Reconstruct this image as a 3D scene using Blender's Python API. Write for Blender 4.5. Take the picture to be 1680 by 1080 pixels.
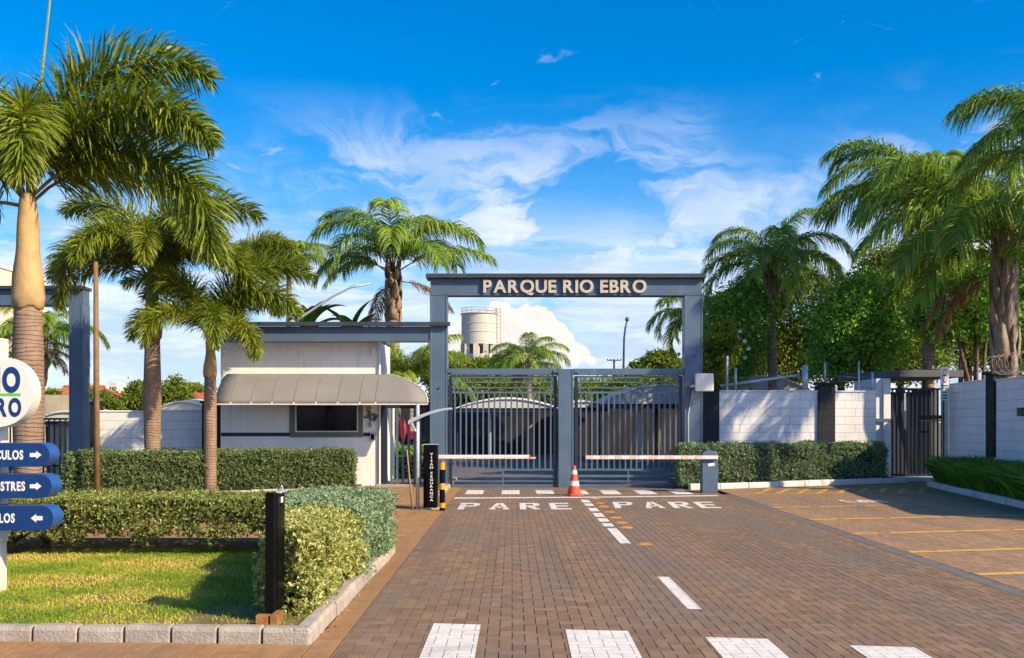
import bpy, math, random
import numpy as np
from mathutils import Vector, Matrix

for o in list(bpy.data.objects):
    bpy.data.objects.remove(o)
S = bpy.context.scene
COL = S.collection
rnd = random.Random(7)

# ------------------------------------------------------------------ camera, sky, sun, exposure
F = 1633.33            # focal length in photo pixels (35 mm on a 36 mm sensor, 1680 px wide)
EYE, HZ, CX = 1.75, 693.0, 840.0
cam = bpy.data.cameras.new('camera')
cam_o = bpy.data.objects.new('camera', cam)
COL.objects.link(cam_o)
cam_o.location = (0, 0, EYE)
cam_o.rotation_euler = (math.radians(90), 0, 0)
cam.lens, cam.sensor_width = 35.0, 36.0
cam.shift_y = (HZ - 540) / 1680
cam.clip_start, cam.clip_end = 0.1, 12000
S.camera = cam_o

SUN_EL = math.radians(33)
_h = Vector((0.84, -0.54)).normalized()
TO_SUN = Vector((_h.x * math.cos(SUN_EL), _h.y * math.cos(SUN_EL), math.sin(SUN_EL)))
SUN_ROT = math.atan2(_h.x, _h.y)

sun = bpy.data.lights.new('sun', 'SUN')
sun.energy, sun.angle, sun.color = 3.1, math.radians(0.6), (1.0, 0.80, 0.52)
sun_o = bpy.data.objects.new('sun', sun)
COL.objects.link(sun_o)
sun_o.rotation_euler = TO_SUN.to_track_quat('Z', 'Y').to_euler()

S.view_settings.view_transform = 'Standard'
S.view_settings.look = 'None'
S.view_settings.gamma = 1.0
S.view_settings.use_curve_mapping = False
S.view_settings.exposure = 1.27


class NT:
    """tiny node-tree helper"""
    def __init__(self, tree):
        self.t = tree
    def n(self, typ, **kw):
        nd = self.t.nodes.new(typ)
        for k, v in kw.items():
            if k.startswith('i_'):
                nd.inputs[k[2:].replace('_', ' ')].default_value = v
            else:
                setattr(nd, k, v)
        return nd
    def l(self, a, b):
        self.t.links.new(a, b)
    def put(self, sock, v):
        if hasattr(v, 'links') or isinstance(v, bpy.types.NodeSocket):
            self.l(v, sock)
        else:
            sock.default_value = v
    def m(self, op, a, b=0.0, c=0.0, clamp=False):
        nd = self.n('ShaderNodeMath', operation=op, use_clamp=clamp)
        self.put(nd.inputs[0], a); self.put(nd.inputs[1], b); self.put(nd.inputs[2], c)
        return nd.outputs[0]
    def mix(self, f, a, b, blend='MIX'):
        nd = self.n('ShaderNodeMix', data_type='RGBA', blend_type=blend)
        self.put(nd.inputs[0], f); self.put(nd.inputs[6], a); self.put(nd.inputs[7], b)
        return nd.outputs[2]
    def smooth(self, v, lo, hi, o0=0.0, o1=1.0):
        nd = self.n('ShaderNodeMapRange', interpolation_type='SMOOTHSTEP')
        self.put(nd.inputs[0], v)
        for i, x in zip((1, 2, 3, 4), (lo, hi, o0, o1)):
            nd.inputs[i].default_value = x
        return nd.outputs[0]
    def noise(self, vec, scale=5, detail=4, rough=0.55, dist=0.0, out=0):
        nd = self.n('ShaderNodeTexNoise')
        if vec is not None:
            self.l(vec, nd.inputs['Vector'])
        nd.inputs['Scale'].default_value = scale
        nd.inputs['Detail'].default_value = detail
        nd.inputs['Roughness'].default_value = rough
        nd.inputs['Distortion'].default_value = dist
        return nd.outputs[out]
    def vmap(self, vec, scale=(1, 1, 1), loc=(0, 0, 0), rot=(0, 0, 0)):
        nd = self.n('ShaderNodeMapping')
        self.l(vec, nd.inputs[0])
        nd.inputs['Scale'].default_value = scale
        nd.inputs['Location'].default_value = loc
        nd.inputs['Rotation'].default_value = rot
        return nd.outputs[0]
    def comb(self, x, y, z):
        nd = self.n('ShaderNodeCombineXYZ')
        for i, v in enumerate((x, y, z)):
            self.put(nd.inputs[i], v)
        return nd.outputs[0]


def build_world():
    w = bpy.data.worlds.new('World')
    S.world = w
    w.use_nodes = True
    w.cycles.sampling_method = 'MANUAL'
    w.cycles.sample_map_resolution = 512
    t = NT(w.node_tree)
    w.node_tree.nodes.clear()
    sky = t.n('ShaderNodeTexSky', sky_type='NISHITA', sun_disc=False)
    sky.sun_elevation = SUN_EL
    sky.sun_rotation = SUN_ROT
    sky.altitude = 600
    sky.air_density, sky.dust_density, sky.ozone_density = 1.0, 2.2, 3.0
    hs = t.n('ShaderNodeHueSaturation')
    hs.inputs['Saturation'].default_value = 1.75
    hs.inputs['Value'].default_value = 1.0
    hs.inputs['Hue'].default_value = 0.503
    t.l(sky.outputs[0], hs.inputs['Color'])
    tc = t.n('ShaderNodeTexCoord')
    d = tc.outputs['Generated']
    sp = t.n('ShaderNodeSeparateXYZ')
    t.l(d, sp.inputs[0])
    x, y, z = sp.outputs
    az = t.m('ARCTAN2', x, y)
    el = t.m('ARCSINE', z)
    R_ = math.radians
    # high wispy cirrus: warped streaks in azimuth / elevation
    ce = t.comb(az, t.m('MULTIPLY', el, 1.5), 0.0)
    warp = t.n('ShaderNodeVectorMath', operation='MULTIPLY_ADD')
    t.l(t.noise(t.vmap(ce, (1, 1, 1), (2.2, 0.4, 0)), 4.5, 5, 0.55, out=1), warp.inputs[0])
    warp.inputs[1].default_value = (0.20, 0.20, 0)
    t.l(ce, warp.inputs[2])
    c1 = t.noise(t.vmap(warp.outputs[0], (6.5, 11.0, 1), (CLX, CLY, 0), (0, 0, 0.35)), 1.0, 9, 0.60, 0.9)
    big = t.noise(t.vmap(ce, (2.6, 2.6, 1), (BGX, BGY, 0)), 1.0, 2, 0.5)
    hi = t.m('MULTIPLY', t.smooth(el, R_(11.0), R_(19.0), 1.0, 0.0), t.smooth(big, 0.37, 0.55, 0.10, 1.0))
    cir = t.m('MULTIPLY', t.smooth(c1, 0.41, 0.62), hi)
    # low layered bank towards the horizon
    le = t.comb(t.m('MULTIPLY', az, 2.6), t.m('MULTIPLY', el, 13.0), 0.0)
    lw = t.n('ShaderNodeVectorMath', operation='MULTIPLY_ADD')
    t.l(t.noise(le, 1.8, 5, 0.6, out=1), lw.inputs[0])
    lw.inputs[1].default_value = (0.7, 0.7, 0)
    t.l(le, lw.inputs[2])
    c2 = t.noise(lw.outputs[0], 1.9, 8, 0.58)
    low = t.m('MULTIPLY', t.smooth(c2, 0.35, 0.56), t.smooth(el, R_(8.0), R_(13.5), 1.0, 0.0))
    # small scattered tufts higher up
    c3 = t.noise(t.vmap(warp.outputs[0], (11, 17, 1), (8.3, 4.4, 0)), 1.0, 6, 0.6)
    tuf = t.m('MULTIPLY', t.smooth(c3, 0.62, 0.76), t.smooth(el, R_(14), R_(30), 0.6, 0.1))
    cov = t.m('MAXIMUM', t.m('MAXIMUM', t.m('MULTIPLY', cir, 0.95), t.m('MULTIPLY', low, 0.80)), tuf, clamp=True)
    thick = t.noise(lw.outputs[0], 2.4, 6, 0.6)
    ccol = t.mix(t.m('MULTIPLY', t.smooth(thick, 0.42, 0.62), t.smooth(el, R_(8), R_(14), 0.9, 0.1)), CL_WHITE, CL_GREY)
    pale = t.mix(t.smooth(el, R_(0), R_(19), 0.70, 0.0), hs.outputs[0], SKY_PALE)
    col = t.mix(t.m('MULTIPLY', cov, 0.85), pale, ccol)
    # heaped cumulus low in the view direction, and an echo of it on the far side of the sky
    uu = t.m('DIVIDE', x, t.m('ABSOLUTE', y)); vv = t.m('DIVIDE', z, t.m('ABSOLUTE', y))
    uv = t.comb(uu, vv, 0.0)
    w2 = t.n('ShaderNodeVectorMath', operation='MULTIPLY_ADD')
    t.l(t.noise(uv, 70, 4, 0.6, out=1), w2.inputs[0])
    w2.inputs[1].default_value = (0.009, 0.009, 0)
    w2b = t.n('ShaderNodeVectorMath', operation='ADD')
    t.l(uv, w2b.inputs[0]); w2b.inputs[1].default_value = (-0.0045, -0.0045, 0)
    t.l(w2b.outputs[0], w2.inputs[2])
    sp2 = t.n('ShaderNodeSeparateXYZ')
    t.l(w2.outputs[0], sp2.inputs[0])
    U_, V_ = sp2.outputs[0], sp2.outputs[1]
    field = None
    for px, py, rp in ((820, 513, 20), (797, 528, 20), (768, 538, 18), (742, 552, 18), (842, 524, 20), (864, 519, 20), (882, 519, 20), (897, 530, 20), (912, 545, 20), (926, 560, 18), (945, 572, 13), (956, 580, 14), (970, 592, 10),
                       (780, 565, 48), (830, 565, 52), (880, 575, 45), (925, 590, 28), (730, 575, 36)):
        a = t.m('MULTIPLY', t.m('SUBTRACT', U_, (px - CX) / F), F / rp)
        b = t.m('MULTIPLY', t.m('SUBTRACT', V_, (HZ - py) / F), F / rp)
        dist = t.m('SUBTRACT', 1.0, t.m('SQRT', t.m('ADD', t.m('MULTIPLY', a, a), t.m('MULTIPLY', b, b))))
        dist = t.m('MULTIPLY', dist, rp / 20.0)
        field = dist if field is None else t.m('SMOOTH_MAX', field, dist, 0.12)
    cum = t.m('MULTIPLY', t.smooth(field, 0.0, 0.16), t.smooth(vv, 0.045, 0.075))
    nA = t.noise(uv, 55, 5, 0.55); nB = t.noise(t.vmap(uv, (1, 1, 1), (-0.0035, -0.0035, 0)), 55, 5, 0.55)
    lit = t.m('ADD', t.m('MULTIPLY', t.m('SUBTRACT', nA, nB), 2.2), t.smooth(field, 0.0, 1.3, 0.85, 0.30), clamp=True)
    ccu = t.mix(lit, CU_SHADE, CU_LIT)
    col = t.mix(t.m('MULTIPLY', cum, 0.93), col, ccu)
    bg = t.n('ShaderNodeBackground')
    bg.inputs['Strength'].default_value = SKY_STR
    t.l(col, bg.inputs['Color'])
    out = t.n('ShaderNodeOutputWorld')
    t.l(bg.outputs[0], out.inputs[0])


SKY_STR = 0.088
CL_WHITE, CL_GREY = (5.2, 5.2, 5.6, 1), (2.9, 3.4, 4.7, 1)
SKY_PALE = (2.7, 3.9, 5.4, 1)
CU_LIT, CU_SHADE = (6.1, 5.4, 4.6, 1), (4.6, 4.1, 3.9, 1)
BGX, BGY = 2.1, 0.3
CLX, CLY = 0.35, 0.9
build_world()

# ------------------------------------------------------------------ helpers
def PX(px, Y):
    return (px - CX) * Y / F
def PZ(py, Y):
    return EYE + (HZ - py) * Y / F
def GY(py, z=0.0):
    return F * (EYE - z) / (py - HZ)
def GP(px, py, z=0.0):
    Y = GY(py, z)
    return (PX(px, Y), Y)


class MB:
    def __init__(self):
        self.v, self.f, self.m = [], [], []
    def add(self, vs, fs, mi=0):
        b = len(self.v)
        self.v += [tuple(p) for p in vs]
        self.f += [tuple(b + i for i in f) for f in fs]
        self.m += [mi] * len(fs)
        return self
    def box(self, x0, x1, y0, y1, z0, z1, mi=0):
        vs = [(x0, y0, z0), (x1, y0, z0), (x1, y1, z0), (x0, y1, z0), (x0, y0, z1), (x1, y0, z1), (x1, y1, z1), (x0, y1, z1)]
        return self.add(vs, [(3, 2, 1, 0), (4, 5, 6, 7), (0, 1, 5, 4), (1, 2, 6, 5), (2, 3, 7, 6), (3, 0, 4, 7)], mi)
    def bar(self, a, b, w, h, mi=0, up=(0, 0, 1)):
        a, b, up = Vector(a), Vector(b), Vector(up)
        d = (b - a).normalized()
        s = d.cross(up)
        if s.length < 1e-4:
            s = d.cross(Vector((0, 1, 0)))
        s.normalize()
        u = s.cross(d).normalized()
        s, u = s * w / 2, u * h / 2
        vs = [a - s - u, a + s - u, a + s + u, a - s + u, b - s - u, b + s - u, b + s + u, b - s + u]
        return self.add(vs, [(0, 1, 2, 3), (7, 6, 5, 4), (0, 4, 5, 1), (1, 5, 6, 2), (2, 6, 7, 3), (3, 7, 4, 0)], mi)
    def tube(self, pts, rad, n=8, mi=0, cap=True):
        pts = [Vector(p) for p in pts]
        if not hasattr(rad, '__len__'):
            rad = [rad] * len(pts)
        rings, vs, fs = [], [], []
        ref = Vector((0.13, 0.97, 0.2))
        for i, p in enumerate(pts):
            d = (pts[min(i + 1, len(pts) - 1)] - pts[max(i - 1, 0)]).normalized()
            s = d.cross(ref)
            if s.length < 0.05:
                s = d.cross(Vector((1, 0, 0)))
            s.normalize()
            u = s.cross(d)
            for k in range(n):
                a = 2 * math.pi * k / n
                vs.append(p + (s * math.cos(a) + u * math.sin(a)) * rad[i])
        for i in range(len(pts) - 1):
            for k in range(n):
                k2 = (k + 1) % n
                fs.append((i * n + k, (i + 1) * n + k, (i + 1) * n + k2, i * n + k2))
        if cap:
            fs.append(tuple(range(n)))
            fs.append(tuple((len(pts) - 1) * n + k for k in reversed(range(n))))
        return self.add(vs, fs, mi)
    def lathe(self, prof, cx=0, cy=0, n=24, mi=0, cap=True):
        vs, fs = [], []
        for r, z in prof:
            for k in range(n):
                a = 2 * math.pi * k / n
                vs.append((cx + r * math.cos(a), cy + r * math.sin(a), z))
        for i in range(len(prof) - 1):
            for k in range(n):
                k2 = (k + 1) % n
                fs.append((i * n + k, i * n + k2, (i + 1) * n + k2, (i + 1) * n + k))
        if cap:
            fs.append(tuple(reversed(range(n))))
            fs.append(tuple((len(prof) - 1) * n + k for k in range(n)))
        return self.add(vs, fs, mi)
    def prism_y(self, poly, y0, y1, mi=0):
        """polygon in XZ (counter-clockwise seen from -Y) pushed from y0 to y1"""
        n = len(poly)
        vs = [(x, y0, z) for x, z in poly] + [(x, y1, z) for x, z in poly]
        fs = [tuple(range(n)), tuple(reversed(range(n, 2 * n)))]
        fs += [((i + 1) % n, i, n + i, n + (i + 1) % n) for i in range(n)]
        return self.add(vs, fs, mi)
    def prism_z(self, poly, z0, z1, mi=0):
        n = len(poly)
        vs = [(x, y, z0) for x, y in poly] + [(x, y, z1) for x, y in poly]
        fs = [tuple(reversed(range(n))), tuple(range(n, 2 * n))]
        fs += [(i, (i + 1) % n, n + (i + 1) % n, n + i) for i in range(n)]
        return self.add(vs, fs, mi)


def build(name, mb, mat, root=None, smooth=False, bevel=0.0, kind=None, label=None):
    me = bpy.data.meshes.new(name)
    off = world_loc(root) if root else Vector((0, 0, 0))
    me.from_pydata([(v[0] - off.x, v[1] - off.y, v[2] - off.z) for v in mb.v], [], mb.f)
    mats = mat if isinstance(mat, (list, tuple)) else [mat]
    for m_ in mats:
        me.materials.append(m_)
    if len(mats) > 1:
        me.polygons.foreach_set('material_index', mb.m)
    if smooth:
        me.polygons.foreach_set('use_smooth', [True] * len(me.polygons))
    me.update()
    o = bpy.data.objects.new(name, me)
    COL.objects.link(o)
    if root:
        o.parent = root
    if bevel:
        bv = o.modifiers.new('bevel', 'BEVEL')
        bv.width, bv.segments, bv.limit_method, bv.angle_limit = bevel, 2, 'ANGLE', math.radians(40)
    if kind:
        o['kind'] = kind
    if label:
        o['label'] = label
    return o


def world_loc(o):
    v = Vector((0, 0, 0))
    while o is not None:
        v = v + Vector(o.location)
        o = o.parent
    return v


def thing(name, label, cat, loc=(0, 0, 0), group=None):
    o = bpy.data.objects.new(name, None)
    COL.objects.link(o)
    o.location = loc
    o.empty_display_size = 0.2
    return tag(o, label, cat, group)


def tag(o, label, cat, group=None):
    o['label'], o['category'] = label, cat
    if group:
        o['group'] = group
    return o


def mesh_np(name, V, polys, mat, root=None, tone=None, kind=None, smooth=False):
    """V (n,3) world coords, polys (m,k) index array of equal polygons"""
    off = world_loc(root) if root else Vector((0, 0, 0))
    V = np.asarray(V, dtype=np.float32) - np.array(off, dtype=np.float32)
    me = bpy.data.meshes.new(name)
    n, (m_, k) = len(V), polys.shape
    me.vertices.add(n)
    me.vertices.foreach_set('co', V.ravel())
    me.loops.add(m_ * k)
    me.loops.foreach_set('vertex_index', polys.astype(np.int32).ravel())
    me.polygons.add(m_)
    me.polygons.foreach_set('loop_start', np.arange(0, m_ * k, k, dtype=np.int32))
    me.polygons.foreach_set('loop_total', np.full(m_, k, dtype=np.int32))
    me.update(calc_edges=True)
    me.polygons.foreach_set('use_smooth', np.full(m_, bool(smooth)))
    if tone is not None:
        at = me.attributes.new('tone', 'FLOAT', 'POINT')
        at.data.foreach_set('value', np.asarray(tone, dtype=np.float32))
    me.materials.append(mat)
    o = bpy.data.objects.new(name, me)
    COL.objects.link(o)
    if root:
        o.parent = root
    if kind:
        o['kind'] = kind
    return o

# ------------------------------------------------------------------ materials
def mat(name, col, rough=0.7, var=0.15, scale=3.0, bump=0.0, bscale=60.0, metal=0.0, spec=0.4, streak=0.0,
        streak_col=None, stain=0.0, stain_col=None, fine=0.08, coat=0.0):
    m = bpy.data.materials.new(name)
    m.use_nodes = True
    t = NT(m.node_tree)
    b = m.node_tree.nodes['Principled BSDF']
    pos = t.n('ShaderNodeNewGeometry').outputs['Position']
    c = (*col, 1)
    dark = tuple(x * (1 - var) for x in col) + (1,)
    lite = tuple(min(1, x * (1 + var)) for x in col) + (1,)
    k = t.mix(t.smooth(t.noise(pos, scale, 6, 0.6), 0.3, 0.7), dark, lite)
    if fine:
        k = t.mix(t.smooth(t.noise(pos, scale * 22, 3, 0.6), 0.35, 0.65, 0, fine), k, tuple(x * 0.4 for x in col) + (1,))
    if streak:
        s = t.noise(t.vmap(pos, (7, 7, 0.35)), 1.0, 5, 0.6)
        k = t.mix(t.smooth(s, 0.50, 0.78, 0, streak), k, (*(streak_col or tuple(x * 0.5 for x in col)), 1))
    if stain:
        s = t.noise(pos, 0.9, 7, 0.65, 0.6)
        k = t.mix(t.smooth(s, 0.52, 0.72, 0, stain), k, (*(stain_col or tuple(x * 0.5 for x in col)), 1))
    t.l(k, b.inputs['Base Color'])
    b.inputs['Metallic'].default_value = metal
    b.inputs['Specular IOR Level'].default_value = spec
    if coat:
        b.inputs['Coat Weight'].default_value = coat
    r = t.smooth(t.noise(pos, scale * 3, 4, 0.6), 0.3, 0.7, max(0.03, rough - 0.1), min(1, rough + 0.1))
    t.l(r, b.inputs['Roughness'])
    if bump:
        bp = t.n('ShaderNodeBump')
        bp.inputs['Strength'].default_value = bump
        bp.inputs['Distance'].default_value = 0.02
        t.l(t.noise(pos, bscale, 5, 0.6), bp.inputs['Height'])
        t.l(bp.outputs[0], b.inputs['Normal'])
    return m


def leaf_mat(name, c0, c1, c2=None, transl=0.3, rough=0.5, spec=0.3):
    """leaf colour runs over the per-leaf 'tone' value: c0 dark .. c1 .. c2 light"""
    m = bpy.data.materials.new(name)
    m.use_nodes = True
    t = NT(m.node_tree)
    b = m.node_tree.nodes['Principled BSDF']
    out = m.node_tree.nodes['Material Output']
    at = t.n('ShaderNodeAttribute', attribute_name='tone')
    ramp = t.n('ShaderNodeValToRGB')
    e = ramp.color_ramp.elements
    e[0].color, e[1].color = (*c0, 1), (*(c2 or c1), 1)
    if c2:
        x = e.new(0.5)
        x.color = (*c1, 1)
    t.l(at.outputs['Fac'], ramp.inputs[0])
    t.l(ramp.outputs[0], b.inputs['Base Color'])
    b.inputs['Roughness'].default_value = rough
    b.inputs['Specular IOR Level'].default_value = spec
    tr = t.n('ShaderNodeBsdfTranslucent')
    yl = t.mix(0.5, ramp.outputs[0], (1.5, 1.35, 0.35, 1), 'MULTIPLY')
    t.l(yl, tr.inputs['Color'])
    mx = t.n('ShaderNodeMixShader')
    mx.inputs[0].default_value = transl
    t.l(b.outputs[0], mx.inputs[1]); t.l(tr.outputs[0], mx.inputs[2])
    t.l(mx.outputs[0], out.inputs['Surface'])
    return m


def paver_mat(name, c_a, c_b, c_dirt, attr_type, rough=0.75):
    m = bpy.data.materials.new(name)
    m.use_nodes = True
    t = NT(m.node_tree)
    b = m.node_tree.nodes['Principled BSDF']
    pos = t.n('ShaderNodeNewGeometry').outputs['Position']
    at = t.n('ShaderNodeAttribute', attribute_name='tone', attribute_type=attr_type)
    k = t.mix(at.outputs['Fac'], (*c_a, 1), (*c_b, 1))
    wear = t.noise(t.vmap(pos, (0.9, 0.28, 1)), 0.9, 5, 0.55)           # tyre-worn, greyer lanes running along the drive
    k = t.mix(t.smooth(wear, 0.44, 0.66, 0, 0.8), k, (*c_dirt, 1))
    spot = t.noise(t.vmap(pos, (1, 0.7, 1), (4.2, 1.3, 0)), 1.7, 6, 0.7)                # damp and oily patches
    k = t.mix(t.smooth(spot, 0.60, 0.74, 0, 0.55), k, tuple(x * 0.45 for x in c_dirt) + (1,))
    trk = t.noise(t.vmap(pos, (2.6, 0.10, 1), (0.7, 0.2, 0)), 1.0, 4, 0.55)                 # tyre tracks along the drive
    k = t.mix(t.smooth(trk, 0.50, 0.66, 0, 0.42), k, tuple(x * 0.6 for x in c_dirt) + (1,))
    k = t.mix(t.smooth(t.noise(pos, 5.0, 5, 0.65), 0.45, 0.75, 0, 0.45), k, tuple(x * 0.55 for x in c_a) + (1,))
    k = t.mix(t.smooth(t.noise(pos, 140, 2, 0.6), 0.4, 0.75, 0, 0.45), k, tuple(x * 1.6 for x in c_b) + (1,))
    t.l(k, b.inputs['Base Color'])
    b.inputs['Roughness'].default_value = rough
    b.inputs['Specular IOR Level'].default_value = 0.35
    bp = t.n('ShaderNodeBump')
    bp.inputs['Strength'].default_value = 0.22
    bp.inputs['Distance'].default_value = 0.004
    t.l(t.noise(pos, 90, 4, 0.65), bp.inputs['Height'])
    t.l(bp.outputs[0], b.inputs['Normal'])
    return m


def ring_mat(name, c0, c1, period=0.06, bump=0.6):
    """palm trunk bark with ring scars"""
    m = bpy.data.materials.new(name)
    m.use_nodes = True
    t = NT(m.node_tree)
    b = m.node_tree.nodes['Principled BSDF']
    pos = t.n('ShaderNodeNewGeometry').outputs['Position']
    sp = t.n('ShaderNodeSeparateXYZ')
    t.l(pos, sp.inputs[0])
    wob = t.noise(t.vmap(pos, (2, 2, 6)), 1.0, 3, 0.5)
    ph = t.m('FRACT', t.m('ADD', t.m('DIVIDE', sp.outputs[2], period), t.m('MULTIPLY', wob, 2.2)))
    scar = t.smooth(ph, 0.0, 0.22, 1, 0)
    k = t.mix(t.smooth(t.noise(pos, 4, 5, 0.65), 0.3, 0.7), (*c0, 1), (*c1, 1))
    k = t.mix(t.m('MULTIPLY', scar, 0.65), k, tuple(x * 0.4 for x in c0) + (1,))
    k = t.mix(t.smooth(t.noise(t.vmap(pos, (30, 30, 3)), 1, 4, 0.6), 0.45, 0.75, 0, 0.4), k, tuple(x * 0.55 for x in c0) + (1,))
    t.l(k, b.inputs['Base Color'])
    b.inputs['Roughness'].default_value = 0.85
    bp = t.n('ShaderNodeBump')
    bp.inputs['Strength'].default_value = bump
    bp.inputs['Distance'].default_value = 0.02
    t.l(t.m('SUBTRACT', t.noise(t.vmap(pos, (14, 14, 2)), 1, 4, 0.6), scar), bp.inputs['Height'])
    t.l(bp.outputs[0], b.inputs['Normal'])
    return m


M = {}
M['steel'] = mat('blue grey painted steel', (0.082, 0.130, 0.205), 0.45, 0.10, 1.2, 0.05, 80, streak=0.38, streak_col=(0.15, 0.20, 0.27), stain=0.25, stain_col=(0.06, 0.085, 0.13), fine=0.05)
M['steel_dark'] = mat('dark navy painted steel', (0.014, 0.026, 0.048), 0.45, 0.12, 1.5, 0.05, 80, fine=0.05)
M['coping'] = mat('dark coping sheet', (0.045, 0.055, 0.075), 0.5, 0.15, 1.5, 0.05)
M['white_wall'] = mat('weathered white paint', (0.82, 0.82, 0.84), 0.85, 0.05, 1.5, 0.25, 70, streak=0.34, streak_col=(0.42, 0.41, 0.40), stain=0.25, stain_col=(0.50, 0.49, 0.48), fine=0.08)
M['cream_wall'] = mat('warm white render', (0.82, 0.80, 0.77), 0.88, 0.05, 1.2, 0.25, 60, streak=0.30, streak_col=(0.42, 0.38, 0.34), stain=0.15, stain_col=(0.55, 0.47, 0.38), fine=0.05)
M['pillar'] = mat('charcoal painted block', (0.014, 0.018, 0.027), 0.7, 0.2, 2, 0.3, 60, fine=0.1)
M['navy'] = mat('navy stripe paint', (0.018, 0.028, 0.05), 0.6, 0.1, 2)
M['mortar'] = mat('grey mortar', (0.20, 0.21, 0.23), 0.95, 0.1, 3)  # plain grey mortar joints between the white blocks
M['mortar_dark'] = mat('dark mortar', (0.010, 0.011, 0.014), 0.95, 0.1, 3)
M['kerb'] = mat('worn concrete kerb', (0.41, 0.365, 0.32), 0.9, 0.18, 5, 0.7, 45, stain=0.65, stain_col=(0.22, 0.18, 0.15), streak=0.2, fine=0.25)
M['kerb_white'] = mat('whitewashed kerb', (0.62, 0.62, 0.63), 0.9, 0.1, 4, 0.4, 50, stain=0.4, stain_col=(0.33, 0.29, 0.26), fine=0.2)
M['joint'] = mat('dark joint sand', (0.055, 0.036, 0.024), 0.98, 0.3, 20)
M['paint_white'] = mat('worn white road paint', (0.78, 0.76, 0.73), 0.8, 0.10, 5, 0.4, 90, stain=0.55, stain_col=(0.38, 0.32, 0.27), fine=0.35, streak=0.25)
M['paint_yellow'] = mat('worn yellow road paint', (0.64, 0.37, 0.085), 0.8, 0.12, 5, 0.4, 90, stain=0.3, stain_col=(0.45, 0.28, 0.12), fine=0.15)
M['soil'] = mat('dry brown soil', (0.10, 0.060, 0.035), 0.97, 0.3, 5, 0.8, 40, fine=0.3)
M['ground'] = mat('far ground', (0.10, 0.10, 0.05), 0.97, 0.3, 0.2)
M['inner_road'] = mat('inner paved road', (0.15, 0.11, 0.085), 0.8, 0.15, 0.8, 0.3, 30, stain=0.4, stain_col=(0.08, 0.07, 0.065))
M['black'] = mat('black painted metal', (0.0035, 0.0038, 0.0045), 0.42, 0.1, 3, fine=0.0, spec=0.10)
M['glass'] = mat('dark window glass', (0.003, 0.004, 0.008), 0.08, 0.1, 1, fine=0.0, spec=0.16)
M['frame'] = mat('olive grey window frame', (0.15, 0.15, 0.12), 0.6, 0.08, 3)
M['alu'] = mat('white aluminium', (0.68, 0.67, 0.64), 0.4, 0.05, 4, fine=0.05)
M['silver'] = mat('galvanised steel', (0.50, 0.54, 0.60), 0.4, 0.12, 5, 0.05, 60, metal=0.35)
M['awning'] = mat('taupe awning canvas', (0.215, 0.21, 0.205), 0.85, 0.07, 1.0, 0.15, 300, streak=0.2, streak_col=(0.2, 0.18, 0.15), fine=0.05)
M['letter'] = mat('brushed champagne metal', (0.54, 0.49, 0.41), 0.42, 0.06, 4, 0.02, 90, metal=0.15, fine=0.03)
M['white_plastic'] = mat('off white plastic', (0.72, 0.71, 0.68), 0.5, 0.04, 4, fine=0.04)
M['sign_cream'] = mat('cream sign panel', (0.70, 0.65, 0.57), 0.45, 0.04, 2, streak=0.12, streak_col=(0.55, 0.48, 0.38), fine=0.02)
M['sign_blue'] = mat('blue sign paint', (0.003, 0.036, 0.165), 0.35, 0.06, 2, fine=0.02, spec=0.5)
M['sign_rim'] = mat('lighter blue sign rim', (0.025, 0.085, 0.30), 0.32, 0.08, 4, fine=0.02, spec=0.5)
M['sign_green'] = mat('green sign bar', (0.12, 0.50, 0.05), 0.5, 0.05, 3, fine=0)
M['white_vinyl'] = mat('white vinyl', (0.78, 0.78, 0.78), 0.5, 0.02, 3, fine=0)
M['text_dark'] = mat('dark printed lettering', (0.03, 0.045, 0.05), 0.5, 0.1, 3, fine=0)
M['text_teal'] = mat('blue grey printed lettering', (0.14, 0.20, 0.27), 0.5, 0.1, 3, fine=0)
M['text_red'] = mat('red printed ring', (0.45, 0.04, 0.05), 0.5, 0.1, 3, fine=0)
M['brown_pole'] = mat('weathered brown pole', (0.20, 0.125, 0.06), 0.7, 0.2, 4, 0.2, 40)
M['wood'] = mat('dry wooden stick', (0.30, 0.20, 0.11), 0.9, 0.25, 10, 0.4, 40)
M['rust'] = mat('rusty steel plate', (0.30, 0.14, 0.045), 0.9, 0.3, 8, 0.5, 60, stain=0.5, stain_col=(0.09, 0.045, 0.025))
M['orange'] = mat('faded orange cone', (0.62, 0.085, 0.035), 0.55, 0.10, 6, fine=0.08)
M['cone_white'] = mat('white cone sleeve', (0.74, 0.72, 0.70), 0.5, 0.05, 6)
M['stripe_yellow'] = mat('yellow bollard band', (0.80, 0.33, 0.025), 0.5, 0.08, 6)
M['stud'] = mat('orange road stud', (0.50, 0.215, 0.04), 0.7, 0.25, 14, fine=0.35, stain=0.4)
M['arm_red'] = mat('faded red barrier band', (0.68, 0.49, 0.43), 0.55, 0.15, 12)
M['fabric'] = mat('grey carport fabric', (0.56, 0.55, 0.53), 0.8, 0.06, 0.8, 0.1, 100, streak=0.2)
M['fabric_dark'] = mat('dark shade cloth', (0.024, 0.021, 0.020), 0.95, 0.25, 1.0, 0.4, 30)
M['concrete'] = mat('grey concrete slab', (0.115, 0.125, 0.145), 0.85, 0.12, 2, 0.3, 40, streak=0.3)
M['concrete_raw'] = mat('stained raw concrete', (0.44, 0.38, 0.29), 0.9, 0.12, 1, 0.3, 40, streak=0.6, streak_col=(0.2, 0.17, 0.12))
M['tank'] = mat('water tank concrete', (0.52, 0.50, 0.45), 0.8, 0.05, 0.3, streak=0.15)
M['tank_metal'] = mat('tank railing', (0.42, 0.37, 0.33), 0.6, 0.1, 1)
M['tile'] = mat('red roof tiles', (0.42, 0.125, 0.05), 0.85, 0.25, 1.5, 0.5, 12, fine=0.3)
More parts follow.
